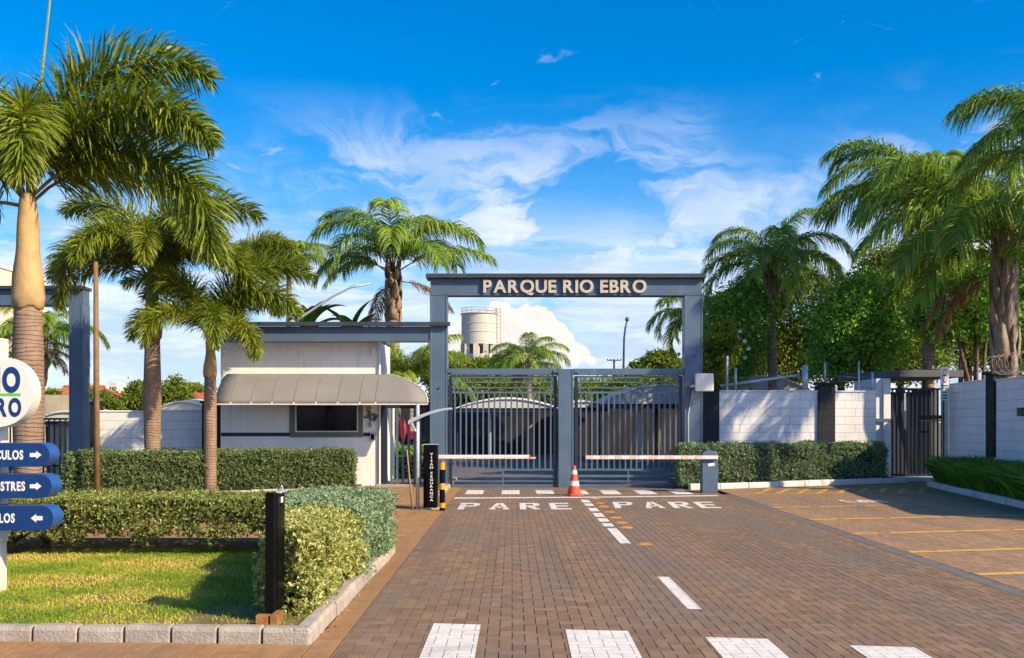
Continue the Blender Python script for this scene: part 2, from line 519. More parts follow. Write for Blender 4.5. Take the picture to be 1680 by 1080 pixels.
M['far_white'] = mat('far white facade', (0.66, 0.64, 0.60), 0.85, 0.05, 0.3)
M['far_glass'] = mat('far window', (0.08, 0.10, 0.13), 0.2, 0.1, 1, fine=0)
M['beige'] = mat('beige facade', (0.72, 0.62, 0.47), 0.85, 0.05, 0.5, streak=0.15)
M['iron_red'] = mat('red painted metal', (0.30, 0.018, 0.022), 0.35, 0.1, 2)
M['wire'] = mat('rusty wire', (0.27, 0.20, 0.14), 0.7, 0.2, 10)
M['bark'] = mat('grey brown bark', (0.15, 0.095, 0.055), 0.95, 0.3, 6, 0.8, 30, fine=0.3)
M['twig'] = mat('hedge twigs', (0.105, 0.065, 0.035), 0.95, 0.25, 12, 0.6, 40)
M['twig_core'] = mat('shaded twig mass', (0.022, 0.024, 0.010), 0.98, 0.4, 14, 0.8, 40)  # twig colour darkened to hold the shade inside the hedge
M['boot'] = mat('dry palm leaf base', (0.33, 0.235, 0.15), 0.85, 0.25, 7, 0.6, 25, streak=0.5, streak_col=(0.14, 0.09, 0.05), fine=0.15)
M['boot_grey'] = mat('grey palm leaf base', (0.29, 0.235, 0.19), 0.9, 0.25, 7, 0.6, 25, streak=0.6, streak_col=(0.12, 0.085, 0.06), fine=0.15)
M['sheath'] = mat('peeling tan sheath', (0.44, 0.29, 0.135), 0.7, 0.2, 3, 0.4, 20, streak=0.45, streak_col=(0.22, 0.13, 0.05), fine=0.06)
M['shaft_green'] = mat('green crownshaft', (0.26, 0.26, 0.06), 0.55, 0.2, 3, 0.2, 20, streak=0.4, streak_col=(0.34, 0.27, 0.10), fine=0.05)
M['rachis'] = mat('frond stalk', (0.24, 0.19, 0.05), 0.6, 0.2, 4)
M['trunk'] = ring_mat('ringed palm trunk', (0.22, 0.145, 0.10), (0.30, 0.205, 0.15), 0.062)
M['trunk_q'] = ring_mat('rough palm trunk', (0.26, 0.205, 0.165), (0.34, 0.27, 0.21), 0.13, 0.9)
M['foxtail'] = leaf_mat('foxtail leaflets', (0.06879, 0.1238, 0.0131), (0.1868, 0.2548, 0.01966), (0.452, 0.4368, 0.04586), 0.30, 0.42, 0.4)
M['queen'] = leaf_mat('queen palm leaflets', (0.07895, 0.1755, 0.02496), (0.1974, 0.3263, 0.03744), (0.4737, 0.5287, 0.0728), 0.35, 0.45, 0.35)
M['dry_frond'] = leaf_mat('dry palm leaflets', (0.13, 0.085, 0.035), (0.26, 0.18, 0.08), (0.36, 0.27, 0.13), 0.2, 0.7)
M['banana'] = leaf_mat('banana leaf', (0.05, 0.13, 0.015), (0.12, 0.24, 0.03), None, 0.4, 0.4)
M['tree_dark'] = leaf_mat('dark broad leaves', (0.07762, 0.199, 0.03067), (0.2264, 0.4424, 0.06136), (0.5174, 0.7189, 0.1023), 0.25)
M['tree_mid'] = leaf_mat('mid green leaves', (0.07762, 0.1444, 0.01742), (0.194, 0.2777, 0.03049), (0.3881, 0.4221, 0.05445), 0.32)
M['tree_lite'] = leaf_mat('bright yellow green leaves', (0.0675, 0.12, 0.012), (0.165, 0.2325, 0.024), (0.3, 0.345, 0.045), 0.35)  # leaf colour of the yellow-green trees
M['hedge_green'] = leaf_mat('clipped hedge leaves', (0.05063, 0.09281, 0.03375), (0.1435, 0.2109, 0.07594), (0.3375, 0.405, 0.1856), 0.2, 0.45)
M['hedge_yellow'] = leaf_mat('variegated hedge leaves', (0.08594, 0.125, 0.02812), (0.2656, 0.3125, 0.07812), (0.6562, 0.6562, 0.2656), 0.25, 0.45)
M['hedge_sage'] = leaf_mat('sage hedge leaves', (0.07313, 0.1382, 0.07313), (0.2113, 0.3087, 0.1707), (0.4875, 0.6175, 0.39), 0.2, 0.5)
M['liriope'] = leaf_mat('strap leaves', (0.03803, 0.1268, 0.01521), (0.1014, 0.2662, 0.02535), (0.2155, 0.431, 0.04563), 0.3, 0.4)
M['grass'] = leaf_mat('lawn blades', (0.1627, 0.2836, 0.02206), (0.3847, 0.4728, 0.0397), (0.8877, 0.6349, 0.1875), 0.3, 0.6)
M['lawn'] = mat('lawn soil', (0.19, 0.15, 0.05), 0.97, 0.3, 3, 0.6, 40, fine=0.2)
M['flower'] = mat('white petals', (0.75, 0.70, 0.62), 0.6, 0.1, 9)
M['pink'] = mat('pale pink petals', (0.70, 0.47, 0.40), 0.6, 0.1, 9)
M['dry_leaf'] = mat('dry fallen leaf', (0.42, 0.24, 0.10), 0.9, 0.25, 20)
for _k, _a, _b, _d in (('drive', (0.145, 0.092, 0.054), (0.245, 0.164, 0.100), (0.140, 0.118, 0.102)),
                       ('parking', (0.24, 0.145, 0.080), (0.34, 0.215, 0.122), (0.19, 0.145, 0.110)),
                       ('walk', (0.26, 0.135, 0.055), (0.35, 0.20, 0.085), (0.22, 0.14, 0.08)),
                       ('border', (0.11, 0.103, 0.100), (0.17, 0.155, 0.145), (0.14, 0.118, 0.10))):
    M['pv_' + _k] = paver_mat('paver ' + _k, _a, _b, _d, 'GEOMETRY')
    M['pp_' + _k] = paver_mat('paver piece ' + _k, _a, _b, _d, 'OBJECT')

# ------------------------------------------------------------------ pavements
U = 0.103
GAP = 0.0045


def herring(x0, x1, y0, y1):
    """90 degree herringbone of 2:1 bricks, trimmed to the rectangle"""
    out = []
    for i in range(math.floor(x0 / U) - 2, math.ceil(x1 / U) + 1):
        for j in range(math.floor(y0 / U) - 2, math.ceil(y1 / U) + 1):
            k = (i + j) % 4
            if k == 0:
                r = (i * U, (i + 2) * U, j * U, (j + 1) * U)
            elif k == 2:
                r = (i * U, (i + 1) * U, j * U, (j + 2) * U)
            else:
                continue
            r = (max(r[0], x0), min(r[1], x1), max(r[2], y0), min(r[3], y1))
            if r[1] - r[0] > 0.012 and r[3] - r[2] > 0.012:
                out.append(r)
    return out


def soldier(x0, x1, y0, y1, along='y', step=U):
    out = []
    a, b = (y0, y1) if along == 'y' else (x0, x1)
    n = int((b - a) / step)
    for k in range(n):
        if along == 'y':
            out.append((x0, x1, a + k * step, a + (k + 1) * step))
        else:
            out.append((a + k * step, a + (k + 1) * step, y0, y1))
    return out


def brick_shape(w, d):
    """chamfered brick centred on its own middle, top at z=0, no bottom"""
    hx, hy, c = w / 2 - GAP * .7, d / 2 - GAP * .28, 0.0016
    vs = []
    for ex, z in ((0.0, -0.02), (0.0, -c), (c, 0.0)):
        vs += [(-hx + ex, -hy + ex, z), (hx - ex, -hy + ex, z), (hx - ex, hy - ex, z), (-hx + ex, hy - ex, z)]
    fs = [(8, 9, 10, 11)]
    for L in (0, 4):
        for k in range(4):
            k2 = (k + 1) % 4
            fs.append((L + k, L + k2, L + 4 + k2, L + 4 + k))
    return vs, fs


def in_view(x, y, m=40):
    if y < 1:
        return False
    px, py = CX + x * F / y, HZ + EYE * F / y
    return -m < px < 1680 + m and py < 1080 + m


ALL_BRICKS = []


def pave(name, rects, key, keep=300, z=0.0):
    """one pavement: the nearest bricks in view are parts of their own, the rest one joined part"""
    mbs = MB()
    xs = [r[0] for r in rects]; xe = [r[1] for r in rects]; ys = [r[2] for r in rects]; ye = [r[3] for r in rects]
    mbs.add([(min(xs), min(ys), z - 0.009), (max(xe), min(ys), z - 0.009), (max(xe), max(ye), z - 0.009), (min(xs), max(ye), z - 0.009)], [(0, 1, 2, 3)])
    bed = build(name, mbs, M['joint'])
    bed['kind'] = 'structure'
    rr = random.Random(len(rects))
    vis = [r for r in rects if in_view((r[0] + r[1]) / 2, (r[2] + r[3]) / 2, -2)]
    vis.sort(key=lambda r: -((r[1] - r[0]) * (r[3] - r[2])) / ((r[2] + r[3]) / 2) ** 3)
    near = set(vis[:keep])
    shapes = {}
    V, Fs, T = [], [], []
    for r in rects:
        ALL_BRICKS.append(r)
        w, d = round(r[1] - r[0], 3), round(r[3] - r[2], 3)
        cx, cy = (r[0] + r[1]) / 2, (r[2] + r[3]) / 2
        if (w, d) not in shapes:
            vs, fs = brick_shape(w, d)
            shapes[(w, d)] = (np.array(vs), np.array(fs), [None])
        vs, fs, holder = shapes[(w, d)]
        tone = min(1, max(0, rr.gauss(0.5, 0.30)))
        dz = rr.gauss(0, 0.0004)
        dz = max(-0.001, min(0.001, dz))
        if r in near:
            if holder[0] is None:
                me = bpy.data.meshes.new('paver')
                me.from_pydata([tuple(p) for p in vs], [], [tuple(int(i) for i in f) for f in fs])
                me.materials.append(M['pp_' + key])
                holder[0] = me
            o = bpy.data.objects.new('paver', holder[0])
            COL.objects.link(o)
            o.location = (cx, cy, z + dz)
            o.parent = bed
            o['tone'] = tone
        else:
            Fs.append(fs + len(V) * 12)
            V.append(vs + np.array((cx, cy, z + dz)))
            T += [tone] * 12
    if V:
        mesh_np('pavers', np.concatenate(V), np.concatenate(Fs), M['pv_' + key], bed, T, 'stuff')
    return bed


ROAD_L, ROAD_R = -1.36, 5.10
g = MB().add([(-3000, -600, -0.06), (3000, -600, -0.06), (3000, 5000, -0.06), (-3000, 5000, -0.06)], [(0, 1, 2, 3)])
build('ground', g, M['ground'], kind='structure')
pave('driveway', herring(ROAD_L, ROAD_R, 5.2, 28.2), 'drive', 300)
pave('driveway_edge', soldier(ROAD_L - 0.215, ROAD_L - 0.005, 5.2, 27.5), 'walk', 120)
pave('driveway_border', soldier(ROAD_R + 0.005, ROAD_R + 0.215, 5.2, 24.2), 'border', 120)
pave('parking_pavement', herring(ROAD_R + 0.22, 13.4, 7.0, 31.0), 'parking', 300)
pave('sidewalk', herring(-9.5, ROAD_L - 0.22, 14.42, 27.2) + herring(-2.5, ROAD_L - 0.22, 13.39, 14.42), 'walk', 220)
pave('front_pavement', herring(-7.0, ROAD_L - 0.22, 5.2, 7.95), 'walk', 200)
ir = MB().add([(-14, 28.15, -0.02), (14, 28.15, -0.02), (14, 56, -0.02), (-14, 56, -0.02)], [(0, 1, 2, 3)])
build('inner_road', ir, M['inner_road'], kind='structure')


# ---- paint: each marking is clipped to the bricks it lies on, so the joints stay open
GRID = {}
for _r in ALL_BRICKS:
    for _i in range(math.floor(_r[0]), math.floor(_r[1]) + 1):
        for _j in range(math.floor(_r[2]), math.floor(_r[3]) + 1):
            GRID.setdefault((_i, _j), []).append(_r)


def clip_rect(poly, r):
    def cut(pts, ax, lim, sgn):
        out = []
        for i in range(len(pts)):
            a, b = pts[i], pts[(i + 1) % len(pts)]
            da, db = (a[ax] - lim) * sgn, (b[ax] - lim) * sgn
            if da >= 0:
                out.append(a)
            if (da >= 0) != (db >= 0):
                t = da / (da - db)
                out.append((a[0] + (b[0] - a[0]) * t, a[1] + (b[1] - a[1]) * t))
        return out
    h = 0.0022
    for ax, lim, sgn in ((0, r[0] + h, 1), (0, r[1] - h, -1), (1, r[2] + h, 1), (1, r[3] - h, -1)):
        poly = cut(poly, ax, lim, sgn)
        if len(poly) < 3:
            return None
    return poly


def area(p):
    return 0.5 * sum(p[i][0] * p[(i + 1) % len(p)][1] - p[(i + 1) % len(p)][0] * p[i][1] for i in range(len(p)))


def paint_mesh(polys, z=0.0045, worn=0.0, rr=rnd):
    mb = MB()
    for poly in polys:
        if area(poly) < 0:
            poly = poly[::-1]
        x0, x1 = min(p[0] for p in poly), max(p[0] for p in poly)
        y0, y1 = min(p[1] for p in poly), max(p[1] for p in poly)
        seen = set()
        for i in range(math.floor(x0), math.floor(x1) + 1):
            for j in range(math.floor(y0), math.floor(y1) + 1):
                for r in GRID.get((i, j), ()):
                    if r in seen:
                        continue
                    seen.add(r)
                    if r[1] < x0 or r[0] > x1 or r[3] < y0 or r[2] > y1:
                        continue
                    c = clip_rect(poly, r)
                    if c and abs(area(c)) > 2e-5 and rr.random() >= worn:
                        mb.add([(p[0], p[1], z) for p in c], [tuple(range(len(c)))])
    return mb


def marking(name, label, cat, polys, m, group=None, z=0.0045, worn=0.0):
    mb = paint_mesh(polys, z, worn)
    o = build(name, mb, M[m])
    o['kind'] = 'stuff'
    return tag(o, label, cat, group)


def rect(x0, x1, y0, y1):
    return [(x0, y0), (x1, y0), (x1, y1), (x0, y1)]


def line(a, b, w):
    a, b = Vector(a), Vector(b)
    n = (b - a).normalized()
    n = Vector((-n.y, n.x)) * w / 2
    return [tuple(a - n), tuple(b - n), tuple(b + n), tuple(a + n)]


_words = ['first crossing stripe from the left in the foreground, lower left of centre', 'second crossing stripe from the left in the foreground',
          'third crossing stripe from the left in the foreground', 'fourth and rightmost crossing stripe in the foreground']
for k, (x0, x1, yt) in enumerate(((-0.70, -0.27, 8.62), (0.43, 0.97, 8.36), (1.55, 2.06, 8.06), (2.62, 3.12, 7.76))):
    marking('crossing_stripe', 'white painted ' + _words[k], 'road marking',
            [[(x0, 5.4), (x1 - 0.02, 5.4), (x1, yt - 0.03), (x0 + 0.02, yt + 0.03)]], 'paint_white', 'foreground crossing stripes')
_ord = ['first', 'second', 'third', 'fourth, half hidden behind the cone,', 'fifth', 'sixth', 'seventh']
for k, xc in enumerate((-0.93, -0.03, 0.82, 1.66, 2.45, 3.32, 4.20)):
    marking('crossing_stripe', f'{_ord[k]} white block from the left in the crossing before the gate', 'road marking',
            [rect(xc - 0.22, xc + 0.22, 24.15, 25.6)], 'paint_white', 'crossing blocks before the gate')
marking('stop_line', 'thin white stop line across both lanes before the gate', 'road marking',
        [[(-1.33, 22.75), (1.6, 23.0), (1.6, 23.3), (-1.33, 23.1)], [(1.6, 23.0), (4.9, 23.55), (4.9, 23.85), (1.6, 23.3)]], 'paint_white')


def road_letter(ch, x, y, w, h, skew=0.0):
    s = 0.26 * w + 0.02
    b = h * 0.17
    P = []
    if ch in 'PRE':
        P.append(rect(0, s, 0, h))
    if ch == 'E':
        P += [rect(s, w, 0, b), rect(s, w * 0.9, h * .42, h * .42 + b), rect(s, w, h - b, h)]
    if ch in 'PR':
        P += [[(s, h - b), (w * .72, h - b), (w * .9, h - b * .2 - .02), (w * .72, h), (s, h)],
              [(w - s, h * .56), (w, h * .62), (w, h * .86), (w * .9, h - b * .2 - .02), (w * .72, h - b), (w - s, h - b)],
              [(s, h * .42), (w * .75, h * .42), (w, h * .62), (w - s, h * .58), (s, h * .42 + b)]]
    if ch == 'R':
        P.append([(w * .36, h * .42), (w - s * 1.05, 0), (w, 0), (w * .66, h * .42)])
    if ch == 'A':
        P += [[(0, 0), (s * .95, 0), (w / 2 + .02, h), (w / 2 - s * .5, h)], [(w - s * .95, 0), (w, 0), (w / 2 + s * .5, h), (w / 2 - .02, h)],
              [(w * .22, h * .25), (w * .78, h * .25), (w * .72, h * .25 + b * .8), (w * .28, h * .25 + b * .8)]]
    return [[(x + p[0] + skew * p[1], y + p[1]) for p in q] for q in P]


for lane, xs, y0, sk in (('left', (-1.10, -0.47, 0.16, 0.79), 19.95, 0.0), ('right', (2.10, 2.72, 3.30, 3.86), 20.25, 0.06)):
    for ch, x in zip('PARE', xs):
        marking('road_letter', f'white painted letter {ch} of the word PARE in the {lane} lane', 'road marking',
                road_letter(ch, x, y0, 0.42, 1.6, sk), 'paint_white', 'PARE letters on the pavers')
marking('lane_dash', 'single white dash between the lanes in the mid foreground', 'road marking', [rect(1.64, 1.77, 9.3, 11.25)], 'paint_white')
marking('lane_dash', 'long white dash ending at the nearest orange stud', 'road marking', [rect(1.56, 1.72, 14.35, 16.4)], 'paint_white')
_studY = [22.7, 21.5, 20.6, 19.35, 18.2, 17.3, 16.5, 14.25]
for k in range(6):
    a, b = _studY[k + 1] + 0.18, _studY[k] - 0.1
    marking('lane_dash', f'short white dash between orange studs, number {k + 1} counted from the cone', 'road marking',
            [rect(1.54, 1.72, a, min(b, a + 0.75))], 'paint_white', 'short dashes between the studs')
pdir = Vector((0.977, 0.20)).normalized()
for k, y in enumerate((11.43, 13.4, 15.6, 17.86, 20.4)):
    a = Vector((5.34, y)); b = a + pdir * (5.4 if k < 4 else 4.8)
    marking('parking_line', ['nearest yellow parking bay line, cut by the right frame edge', 'second nearest yellow parking bay line on the right', 'third yellow parking bay line from the camera',
            'fourth yellow parking bay line from the camera', 'fifth and farthest yellow parking bay line before the hatching'][k], 'road marking', [line(a, b, 0.17)], 'paint_yellow', 'yellow parking bay lines', worn=0.10)
marking('bay_bar', 'short worn white bar painted in the far parking bay', 'road marking', [rect(7.3, 8.3, 21.7, 22.4)], 'paint_white', worn=0.25)
hp = []
for k in range(9):
    x = 6.0 + k * 0.5
    hp.append(line((x, 24.4), (x + 0.9, 26.4), 0.13))
hp.append(line((5.6, 24.2), (10.6, 24.6), 0.11))
marking('hatching', 'yellow hatched no-parking patch before the right hedge', 'road marking', hp, 'paint_yellow', worn=0.1)
marking('walk_line', 'worn yellow line across the left footpath beside the sage hedge', 'road marking', [line((-3.6, 15.1), (-1.65, 15.3), 0.09)], 'paint_yellow', worn=0.2)

# ------------------------------------------------------------------ kerbs
def kerb_run(name, label, a, b, w, h, step, key, cat='kerb', gapw=0.018, z0=-0.02):
    """stones in a row from a to b (outer bottom edge), w to the left of a->b"""
    a, b = Vector(a), Vector(b)
    L = (b - a).length
    d = (b - a).normalized()
    nrm = Vector((-d.y, d.x))
    root = thing(name, label, cat, (a.x, a.y, 0))
    n = max(1, round(L / step))
    rr = random.Random(int(L * 100))
    cuts = [0.0] + [L * (k + rr.uniform(-.06, .06)) / n for k in range(1, n)] + [L]
    for k in range(n):
        p, q = a + d * (cuts[k] + gapw / 2), a + d * (cuts[k + 1] - gapw / 2)
        j = rr.uniform(-0.011, 0.011)
        hh = h + rr.uniform(-0.009, 0.007)
        bt = 0.022
        mb = MB()
        prof = [(0 + j, z0), (0 + j + 0.004, hh - 0.035), (bt + j, hh), (w, hh), (w, z0)]
        vs = []
        for e in (p, q):
            for o_, z in prof:
                c = e + nrm * o_
                vs.append((c.x, c.y, z))
        fs = [(0, 1, 2, 3, 4)[::-1], (5, 6, 7, 8, 9)] + [(i, i + 5, (i + 1) % 5 + 5, (i + 1) % 5)[::-1] for i in range(5)]
        mb.add(vs, [f[::-1] for f in fs])
        build('kerb_stone', mb, M[key], root, bevel=0.011)
    return root


IS_R = -1.59                       # island outer edge on the drive side
kerb_run('kerb', 'weathered concrete kerb along the front of the lawn', (-7.6, 8.13), (IS_R, 7.83), 0.13, 0.125, 0.37, 'kerb')
kerb_run('kerb', 'sunlit concrete kerb beside the variegated hedge, running towards the gate', (IS_R, 7.83), (-1.56, 13.4), 0.13, 0.125, 0.62, 'kerb')
kerb_run('kerb', 'long low grey kerb under the hedge before the guardhouse', (-10.2, 22.35), (-4.05, 25.35), 0.14, 0.10, 0.9, 'kerb')
kerb_run('kerb', 'white kerb under the hedge right of the gate', (4.62, 25.75), (11.5, 28.9), 0.13, 0.15, 1.0, 'kerb_white')
kerb_run('kerb', 'whitewashed kerb along the strap-leaved bed by the right frame edge', (11.36, 27.3), (9.9, 17.0), 0.14, 0.14, 1.0, 'kerb_white')
kerb_run('kerb', 'pale kerb just left of the gate post foot', (-1.66, 23.6), (-1.66, 30.0), 0.12, 0.10, 0.9, 'kerb')
st = MB().box(PX(1460, 30.3), PX(1530, 30.3), 29.6, 30.5, -0.02, 0.10)
build('doorstep', st, M['kerb_white'], bevel=0.01)
tag(bpy.data.objects['doorstep'], 'pale step at the foot of the right pedestrian gate', 'step')

# lawn island
lw = MB().prism_z([(-9, 8.2), (IS_R - 0.12, 7.93), (IS_R - 0.10, 13.4), (-2.2, 14.35), (-9, 14.35)], -0.02, 0.085)
lawn = build('lawn', lw, M['lawn'], kind='structure')
s2 = MB().prism_z([(-10.2, 22.45), (-4.1, 25.45), (-4.1, 27.15), (-10.2, 27.15)], -0.02, 0.06)
s2.prism_z([(4.64, 25.9), (11.5, 29.05), (11.5, 30.0), (4.74, 30.0)], -0.02, 0.10)
s2.prism_z([(11.5, 27.3), (10.04, 17.0), (13.0, 17.0), (13.0, 29.4)], -0.02, 0.09)
build('planting_bed', s2, M['soil'], kind='structure')


def rng(seed):
    return np.random.default_rng(seed)


def unit(a):
    return a / np.maximum(np.linalg.norm(a, axis=1, keepdims=True), 1e-9)


def leaf_quads(P, D, L, W, r, fold=0.25, curl=0.15):
    """folded diamond leaves at P along D"""
    n = len(P)
    R = unit(r.normal(size=(n, 3)))
    Sd = unit(np.cross(D, R))
    N = np.cross(Sd, D)
    L = np.reshape(L, (-1, 1)); W = np.reshape(W, (-1, 1))
    mid = P + D * L * 0.5 + N * W * fold
    V = np.stack([P, mid + Sd * W / 2, P + D * L - N * L * curl, mid - Sd * W / 2], axis=1)
    return V.reshape(-1, 3)


def quads(n):
    return np.arange(4 * n).reshape(n, 4)


# grass blades on the island
def make_lawn():
    r = rng(3)
    n = 90000
    x = r.uniform(-6.2, IS_R - 0.14, n); y = r.uniform(8.0, 13.0, n)
    keep = y > 7.96 + (IS_R - x) * 0.05
    pn = np.sin(x * 2.1 + 1.3 * np.sin(y * 1.7)) * np.sin(y * 2.9 + 0.8 * np.sin(x * 1.9)) + 0.45 * np.sin(x * 5.3 + y * 4.1) * np.sin(y * 7.3 - x * 2.2)
    keep &= (r.random(n) < np.clip(0.80 + pn * 0.32, 0.16, 1)) & ~((x > -2.75) & (y < 9.1) & (r.random(n) < 0.82))
    x, y, pn = x[keep], y[keep], pn[keep]
    n = len(x)
    P = np.stack([x, y, np.full(n, 0.083)], 1)
    D = unit(np.stack([r.normal(0, .55, n), r.normal(0, .55, n), np.ones(n)], 1))
    V = leaf_quads(P, D, r.uniform(.018, .050, n), r.uniform(.004, .009, n), r, 0.1, 0.25)
    tone = np.clip(0.42 - pn * 0.42 + r.normal(0, .16, n), 0, 1)
    o = mesh_np('grass', V, quads(n), M['grass'], None, np.repeat(tone, 4), 'stuff')
    tag(o, 'short patchy lawn grass behind the front kerb', 'grass')


make_lawn()


def hedge(name, label, segs, h, leaf, matname, seed, dens, z0=0.08, clear=0.0, group=None, stems=0, sides='ftrlb', tone_bias=0.0, jit=0.045):
    """segs: footprint polygon (counter-clockwise). Leafy shell of rosettes over a dark twig core."""
    r = rng(seed)
    root = thing(name, label, 'hedge', (sum(p[0] for p in segs) / len(segs), sum(p[1] for p in segs) / len(segs), z0), group)
    pts, nrm = [], []
    n = len(segs)
    cxm, cym = sum(p[0] for p in segs) / n, sum(p[1] for p in segs) / n
    for i in range(n):
        a, b = np.array(segs[i]), np.array(segs[(i + 1) % n])
        L = np.linalg.norm(b - a)
        nn = np.array([(b - a)[1], -(b - a)[0]]) / L
        k = int(L * (h - clear) * dens)
        t, q = r.random(k), r.random(k)
        z = z0 + clear + q * (h - clear)
        bulge = 0.03 * np.sin(t * L * 4.3 + seed) + 0.03 * np.sin(z * 9 + t * L * 2.7) + r.normal(0, jit, k)
        rim = np.clip((z - (z0 + h - 0.10)) / 0.10, 0, 1) ** 2 * 0.07
        low = np.clip((z0 + clear + 0.15 - z) / 0.15, 0, 1) * (0.10 if clear else 0.05)
        off = bulge - rim - low
        xy = a[None] + (b - a)[None] * t[:, None] + nn[None] * off[:, None]
        pts.append(np.column_stack([xy, z]))
        nrm.append(np.tile([nn[0], nn[1], 0.25], (k, 1)))
    x0, x1 = min(p[0] for p in segs), max(p[0] for p in segs)
    y0, y1 = min(p[1] for p in segs), max(p[1] for p in segs)
    k = int((x1 - x0) * (y1 - y0) * dens * 0.9)
    X, Y = r.uniform(x0, x1, k), r.uniform(y0, y1, k)
    ins = np.ones(k, bool)
    for i in range(n):
        a, b = segs[i], segs[(i + 1) % n]
        ins &= ((b[0] - a[0]) * (Y - a[1]) - (b[1] - a[1]) * (X - a[0])) > 0
    X, Y = X[ins], Y[ins]
    Z = z0 + h + 0.018 * np.sin(X * 5.1 + seed) + 0.015 * np.sin(Y * 6.7) + r.normal(0, jit * 0.55, len(X))
    pts.append(np.column_stack([X, Y, Z])); nrm.append(np.tile([0, 0, 1.0], (len(X), 1)))
    P, N = np.concatenate(pts), np.concatenate(nrm)
    # holes: leave leaf gaps where a low-frequency field dips
    fld = np.sin(P[:, 0] * 6.1 + P[:, 2] * 5.0 + seed) * np.sin(P[:, 1] * 5.3 + P[:, 2] * 8.1) + 0.5 * np.sin(P[:, 0] * 13.0 + P[:, 1] * 11 + P[:, 2] * 15.0)
    keep = r.random(len(P)) < np.clip(1.0 + 0.42 * fld, 0.35, 1)
    if clear:
        frac = (P[:, 2] - z0 - clear) / h
        keep &= r.random(len(P)) < np.clip(0.42 + 3.2 * frac, 0.3, 1)
    if clear:
        keep &= P[:, 2] > z0 + clear * (0.35 + 1.5 * np.abs(np.sin(P[:, 0] * 3.4 + 0.4 * np.sin(P[:, 0] * 7)))**1.5) + r.normal(0, .03, len(P))
    P, N = P[keep], N[keep]
    k, per = len(P), 6
    up = r.random(k) < 0.012                     # stray shoots standing clear of the clipped face
    P = P + N * (up * r.uniform(.02, .075, k))[:, None]
    ax = unit(N + r.normal(0, .55, (k, 3)))
    A = np.repeat(ax, per, 0)
    sp = unit(r.normal(size=(k * per, 3)))
    D = unit(A * r.uniform(.25, 1.1, (k * per, 1)) + sp)
    sz = np.repeat(r.uniform(.75, 1.2, k), per) * r.uniform(.7, 1.15, k * per) * leaf
    V = leaf_quads(np.repeat(P, per, 0) - A * leaf * .3, D, sz, sz * 0.52, r, 0.2, 0.12)
    tone = np.clip(np.repeat(0.45 + tone_bias + r.normal(0, .16, k), per) + r.normal(0, .17, k * per), 0, 1)
    mesh_np('foliage', V, quads(len(D)), M[matname], root, np.repeat(tone, 4), 'stuff')
    # twig core
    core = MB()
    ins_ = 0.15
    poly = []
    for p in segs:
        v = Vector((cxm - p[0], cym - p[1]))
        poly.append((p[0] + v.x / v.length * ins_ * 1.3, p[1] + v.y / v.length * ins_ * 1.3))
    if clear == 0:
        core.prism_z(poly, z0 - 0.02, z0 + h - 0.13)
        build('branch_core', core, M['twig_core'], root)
    rs = random.Random(seed)
    for s in range(stems):
        t = (s + 0.5 + rs.uniform(-.3, .3)) / stems
        a, b = Vector(segs[0]), Vector(segs[1])
        back = Vector(segs[-1]) - a
        base = a + (b - a) * t + back * rs.uniform(.12, .5)
        mb = MB()
        trunk_h = clear * rs.uniform(.35, .8)
        bp = Vector((base.x, base.y, z0 - 0.02))
        kp = bp + Vector((rs.uniform(-.04, .04), rs.uniform(-.04, .04), trunk_h + .04))
        mb.tube([bp, kp], [rs.uniform(.024, .036), .022], 6)
        for q in range(rs.randint(4, 6)):
            e = kp + Vector((rs.uniform(-.38, .38), rs.uniform(-.25, .3), rs.uniform(.25, .5)))
            mm = kp.lerp(e, .5) + Vector((0, 0, -.05))
            mb.tube([kp, mm, e], [.016, .012, .006], 5)
        build('stem', mb, M['twig'], root, smooth=True)
    return root


HB = 12.45
hedge('hedge', 'long low hedge on bare stems behind the lawn, under the blue signs', [(-8.6, 12.7), (-5.8, HB - 0.1), (-2.35, HB), (-2.35, 14.0), (-8.6, 14.25)], 0.66, 0.042, 'hedge_yellow', 11, 2300, clear=0.16, stems=17, tone_bias=-0.10)
hedge('hedge', 'yellow variegated hedge block behind the black bollard', [(-2.14, 8.75), (-1.76, 8.65), (-1.70, 10.75), (-2.45, 10.85)], 0.69, 0.047, 'hedge_yellow', 12, 2500, tone_bias=0.20, z0=0.09)
hedge('hedge', 'taller grey-green sage hedge between the variegated block and the footpath', [(-2.55, 10.65), (-1.68, 10.55), (-1.60, 13.25), (-2.85, 13.3)], 0.76, 0.036, 'hedge_sage', 13, 2100, tone_bias=0.08)
hedge('hedge', 'long clipped green hedge before the guardhouse wall', [(-10.15, 22.6), (-4.15, 25.6), (-4.25, 26.75), (-10.3, 24.0)], 0.93, 0.055, 'hedge_green', 14, 1100, tone_bias=0.05)
hedge('hedge', 'clipped sage hedge behind the right barrier post', [(4.36, 26.05), (10.85, 28.95), (10.8, 29.35), (5.2, 27.35), (4.45, 26.6)], 1.03, 0.055, 'hedge_sage', 15, 1100, tone_bias=0.0, z0=0.1)
hedge('hedge', 'dark hedge inside the pedestrian gate by the guardhouse', [(-3.9, 31.5), (-2.4, 31.5), (-2.4, 33.0), (-3.9, 33.0)], 0.95, 0.06, 'tree_dark', 16, 500, z0=0.0)


